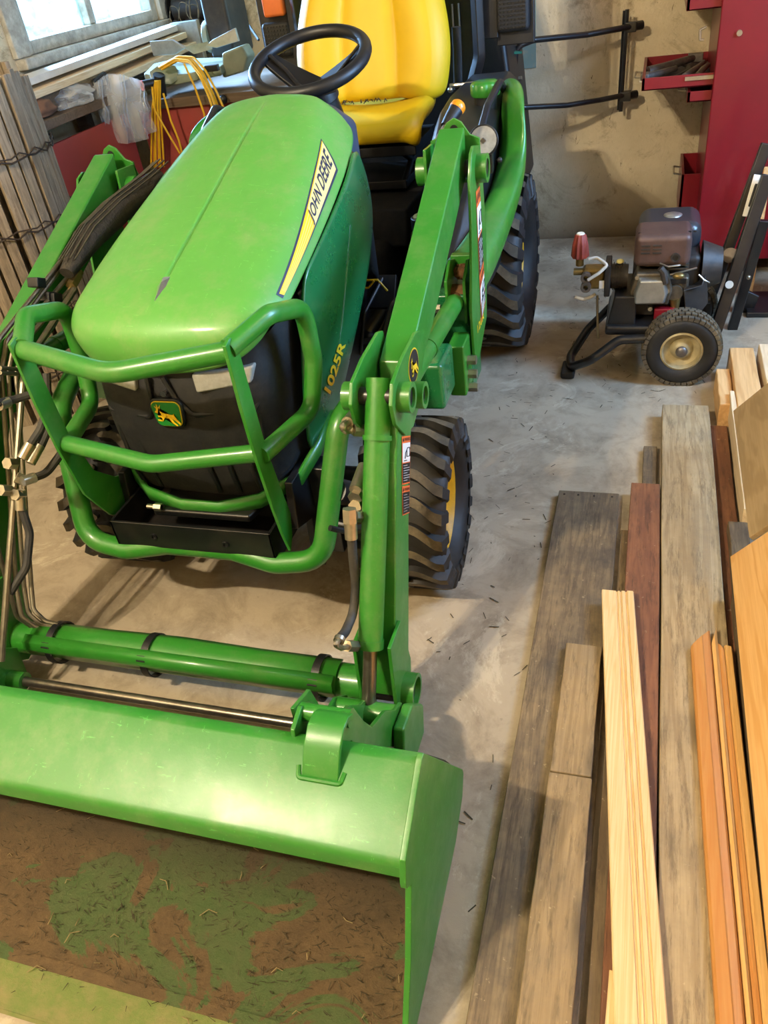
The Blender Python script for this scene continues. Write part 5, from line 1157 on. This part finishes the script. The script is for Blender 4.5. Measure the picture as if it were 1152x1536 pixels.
crumple('canvas_bundle','crumpled brown canvas bundle at the near end of the bench','bundle',(-2.68,3.36,.935),.11,(.8,1.1,.6),M['browncloth'],.35,4)
crumple('plastic_wrap','shiny clear plastic wrap heaped on the bench beside the canvas','plastic wrap',(-2.66,3.66,.93),.12,(.8,1.3,.5),M['bag'],.5,9)
o=obj('steel_handle',G().tube([(-2.62,3.80,.91),(-2.62,3.80,.98),(-2.62,3.92,1.0),(-2.62,3.92,.91)],.009,8,fillet=.02),M['black']); tag(o,'small black bent handle standing on the bench between the bag and boards','handle')
o=obj('round_bar',G().cyl((-2.70,4.0,.93),(-2.66,4.55,.935),.016),M['tooliron']); tag(o,'rusty round bar lying along the bench under the boards','bar')
# hanging plastic bag over the bench edge
g=G(); rows=[]; rr=random.Random(2)
A0=V((-2.6683, 3.8600, 0.9550)); 
top=[(-2.6309, 3.8000, 0.9714),(-2.5615, 3.8400, 0.9970),(-2.4948, 3.8800, 0.9849),(-2.4395, 3.9000, 0.9594),(-2.4110, 3.9200, 0.8881)]
mid=[(-2.6049, 3.7800, 0.8389),(-2.5505, 3.8200, 0.8421),(-2.4881, 3.8400, 0.8336),(-2.4382, 3.8800, 0.8220),(-2.3874, 3.9200, 0.8103)]
bot=[(-2.6365, 3.8000, 0.7189),(-2.5952, 3.8300, 0.6870),(-2.5396, 3.8500, 0.6757),(-2.4725, 3.8800, 0.6900),(-2.4231, 3.9200, 0.7160)]
def lp(a,t): 
    t*=len(a)-1; i=min(int(t),len(a)-2); return V(a[i]).lerp(V(a[i+1]),t-i)
for j in range(25):
    v=j/24; r=[]
    for i in range(33):
        u=i/32; p=(lp(top,u).lerp(lp(mid,u),v*2) if v<.5 else lp(mid,u).lerp(lp(bot,u),v*2-1))
        p=p+V((1,-.6,0))*(.020*math.sin(u*17+v*2.2)+.009*math.sin(u*33-v*5)+.006*math.sin(v*13+u*9))+V((.0,-.03,.0))*math.sin(math.pi*v)
        r.append(p)
    rows.append(r)
bag=obj('plastic_bag',g.grid(rows),M['bag'],smooth=80); bag.data.materials[0]=M['bag']; tag(bag,'clear plastic bag hanging over the edge of the red-fronted bench','plastic bag')
rows2=[[p+V((-.05,.05,.0)) for p in r] for r in rows]; obj('bag_back',G().grid(rows2),M['bag'],bag,smooth=80)

# mitre saw
W_=thing('mitre_saw','grey-green mitre saw with metal fence standing on the far red bench','saw',(-2.25,4.3,.845))
base=V((-2.2354, 4.2000, 0.9628))
def yb(px,py,y): return None
g=G(); g.slab([(-2.4560, 4.0000, 0.9679),(-2.3438, 4.0000, 0.9348),(-2.0509, 4.0500, 0.9556),(-2.0651, 4.2500, 0.9708),(-2.4301, 4.3000, 0.9858),(-2.5041, 4.2000, 0.9857)],(0,0,-.04)); obj('saw_base',g,M['sawgrey'],W_,bevel=.008)
g=G(); g.slab([(-2.4135, 3.9800, 0.9795),(-2.3507, 4.0000, 0.9946),(-2.2962, 4.0500, 0.9881),(-2.2662, 4.0300, 0.9532),(-2.3024, 3.9800, 0.9348),(-2.3909, 3.9600, 0.9453)],(0,0,-.03)); obj('saw_table',g,M['sawgrey'],W_,bevel=.008)
g=G(); g.slab([(-2.4940, 4.2000, 1.0851),(-2.3626, 4.2000, 1.0791),(-2.2981, 4.2000, 1.0375),(-2.3680, 4.2000, 1.0136),(-2.4930, 4.2000, 1.0185)],(0,.02,0)); obj('saw_fence',g,M['aluminium'],W_,bevel=.003)
g=G(); g.slab([(-2.1841, 4.2000, 1.0333),(-2.1389, 4.2000, 1.0586),(-2.0110, 4.2200, 1.0964),(-2.0039, 4.2200, 1.0378),(-2.1228, 4.2000, 1.0218)],(0,.02,0)); obj('saw_fence',g,M['aluminium'],W_,bevel=.003)
g=G(); g.slab([(-2.2854, 4.1800, 1.0451),(-2.1627, 4.2000, 1.0549),(-2.1573, 4.2200, 1.0281),(-2.2475, 4.1800, 1.0179)],(0,.0,-.01)); obj('turntable',g,M['aluminium'],W_)
g=G(); g.slab([(-2.0532, 4.1000, 1.0065),(-1.9465, 4.1200, 1.0288),(-1.9369, 4.1500, 0.9744),(-1.9754, 4.1500, 0.9096),(-2.0796, 4.1000, 0.8964)],(0,.10,0)); obj('saw_body',g,M['sawgrey'],W_,bevel=.012)
a=V((-2.2340, 4.3500, 1.0626)); obj('blade_guard',G().cyl(a,a+V((.03,-.0,0)),.075),M['sawgrey'],W_,bevel=.005); obj('arbor_washer',G().cyl(a+V((-.006,0,.02)),a+V((.0,0,.02)),.03),M['redplastic'],W_)
g=G(); g.box(a.x+.02,a.x+.16,4.30,4.55,a.z-.10,a.z+.22); obj('motor_housing',g,M['enginedark'],W_,bevel=.02,seg=3)
g=G(); g.cyl((-2.3479, 3.9600, 0.9596),(-2.3817, 3.9800, 0.8688),.028,.034); obj('dust_port',g,M['black'],W_)
g=G(); g.ring((-2.3759, 3.9500, 0.9280),(-2.4163, 3.9000, 0.9280),.021,.017); dp=obj('dust_elbow',g,M['black'],W_); obj('elbow_ring',G().ring((-2.4157, 3.9050, 0.9271),(-2.4224, 3.8970, 0.9275),.0225,.017),M['redplastic'],W_)
for q in (((-2.1950, 4.4500, 1.1221)),): q=V(q); obj('saw_arm',G().box(q.x-.06,q.x+.06,q.y-.05,q.y+.05,q.z-.14,q.z+.12),M['enginedark'],W_,bevel=.02)
# grinder-like clutter at the corner behind the saw
Q=thing('bench_grinder','dark bench grinder with round guards and coiled wires behind the saw','grinder',(-2.6,4.9,.9))
c=V((-2.7264, 5.2000, 1.1508)); 
obj('grinder_motor',G().cyl(c+V((-.12,0,0)),c+V((.14,0,0)),.07),M['enginedark'],Q,bevel=.006)
for d in (-.16,.16): obj('wheel_guard',G().cyl(c+V((d-.025,0,0)),c+V((d+.025,0,0)),.09),M['black'],Q,bevel=.005)
obj('grinder_stand',G().box(c.x-.05,c.x+.05,c.y-.05,c.y+.05,.85,c.z),M['enginedark'],Q,bevel=.01)
g=G()
for k in range(5):
    r_=random.uniform(.03,.06); cc=c+V((random.uniform(-.14,.12),-.12,random.uniform(-.08,.06))); g.tube([cc+V((r_*math.cos(a),.01*math.sin(3*a),r_*1.5*math.sin(a))) for a in [2*math.pi*i/24 for i in range(24)]],.003,6,closed=True)
obj('loose_wire',g,M['line'],Q)
o=box_thing('stone_slab','grey flat slab leaning upright by the window behind the saw','slab',-2.72,-2.55,4.86,4.90,.905,1.11,M['aluminium'])
o=crumple('dark_rag','dark mottled rag bundled beside the far end of the window','rag',(-2.80,5.06,1.0),.09,(.6,.6,1.2),M['enginedark'],.3,6)
# dark cane on wall
o=obj('hanging_strap',G().tube([(-2.3017, 4.9000, 1.2041),(-2.1893, 4.7500, 1.0872),(-2.0647, 4.6000, 0.9988)],.007,6),M['black']); tag(o,'thin dark strap hanging diagonally in front of the plaster wall','strap')
# yellow extension cord
pts=[]
E_=thing('extension_cord','bright yellow extension cord coiled over the saw and hanging down the red bench front','extension cord',(-2.3,4.0,.9))
rr=random.Random(8)
for k in range(6):
    o1=V((rr.uniform(-.012,.012),rr.uniform(-.02,.01),rr.uniform(-.006,.012)))
    a=[V((-2.3364, 3.9600, 0.9938)),V((-2.2419, 3.9700, 1.0247)),V((-2.1554, 3.9600, 1.0130)),V((-2.0953, 3.9300, 0.9553)),V((-2.0590, 3.9200, 0.8610)),V((-2.0486, 3.9300, 0.7837)),V((-2.0809, 3.9500, 0.6740))]
    a=[p+o1*(1+.5*i)+V((.006*k,0,-.002*k)) for i,p in enumerate(a)]
    obj('cord_loop',G().tube(a,.0052,8,fillet=.05),M['yellowcord'],E_)
for k in range(6):
    dx=-.014*k; a=[V((-2.3364, 3.9400, 0.9384)),V((-2.3756, 3.9400, 0.8208)),V((-2.4110, 3.9500, 0.6957)),V((-2.4648, 3.9700, 0.5297))]
    a=[p+V((dx*(.3+.25*i),-.01*(k%2),0)) for i,p in enumerate(a)]
    obj('cord_strand',G().tube(a,.0052,8,fillet=.05),M['yellowcord'],E_)
for pts_ in ([(-2.1715, 3.9200, 1.0005),(-2.1442, 3.9200, 0.8970),(-2.1332, 3.9300, 0.7746),(-2.1426, 3.9400, 0.6803)],[(-2.3786, 3.9200, 0.9155),(-2.3987, 3.9200, 0.8111),(-2.3642, 3.9300, 0.6971),(-2.3310, 3.9400, 0.5960)],[(-2.3252, 3.9200, 0.8815),(-2.3230, 3.9200, 0.7593),(-2.3128, 3.9300, 0.6619),(-2.3177, 3.9400, 0.5624)]):
    obj('cord_strand',G().tube([V(p) for p in pts_],.0052,8,fillet=.06),M['yellowcord'],E_)
obj('cord_plug',G().obox((-2.0338, 3.9300, 0.9673),(.035,.014,.014)),M['black'],E_,bevel=.004)

# ------------------------------------------------------------------ camera
cam=bpy.data.cameras.new('camera'); co=bpy.data.objects.new('camera',cam); COL.objects.link(co)
Rm=Matrix((((0.955277, -0.067128, 0.287993), (0.268922, 0.602265, -0.751637), (-0.122992, 0.795469, 0.593382))))
co.matrix_world=Matrix.Translation((0,0,1.42))@Rm.to_4x4()
cam.sensor_fit='VERTICAL'; cam.sensor_height=24; cam.sensor_width=18; cam.lens=1183.344/1536*24; cam.clip_start=.02; cam.clip_end=200
S.camera=co

# ------------------------------------------------------------------ light
def light(name,kind,loc,energy,color,size=.1,rot_=None,sy=None,target=None):
    l=bpy.data.lights.new(name,kind); l.energy=energy; l.color=color; o=bpy.data.objects.new(name,l); COL.objects.link(o); o.location=loc
    if kind=='AREA': l.size=size; l.shape='RECTANGLE' if sy else 'SQUARE'; 
    if kind=='AREA' and sy: l.size_y=sy
    if kind=='POINT': l.shadow_soft_size=size
    if target: o.rotation_euler=(V(target)-V(loc)).to_track_quat('-Z','Y').to_euler()
    return o
WARM=(1.,.85,.62); COOL=(.44,.58,1.)
light('ceiling_and_fill_lamp','POINT',(-1.86,-.80,3.22),205,WARM,.035)
light('ceiling_and_fill_lamp','POINT',(-1.68,-.80,3.22),205,WARM,.035)
light('ceiling_and_fill_lamp','POINT',(.80,1.4,2.40),16,WARM,.05)  # added weak warm fill on the right, not a ceiling fixture
light('window_and_fill_light','AREA',(-6.6,6.0,3.3),7000,COOL,2.2,sy=2.6,target=(-2.9,4.35,1.5))
light('window_and_fill_light','AREA',(1.80,2.2,1.7),230,COOL,.9,sy=1.8,target=(-.8,2.3,.5))  # added cool fill for the tractor's right side, behind the added window
w=bpy.data.worlds.new('world'); S.world=w; w.use_nodes=True; bgn=w.node_tree.nodes['Background']; bgn.inputs[0].default_value=(.55,.80,.95,1); bgn.inputs[1].default_value=.75

vs=S.view_settings; vs.view_transform='Standard'; vs.look='None'; vs.exposure=0.42; vs.gamma=1; vs.use_curve_mapping=False
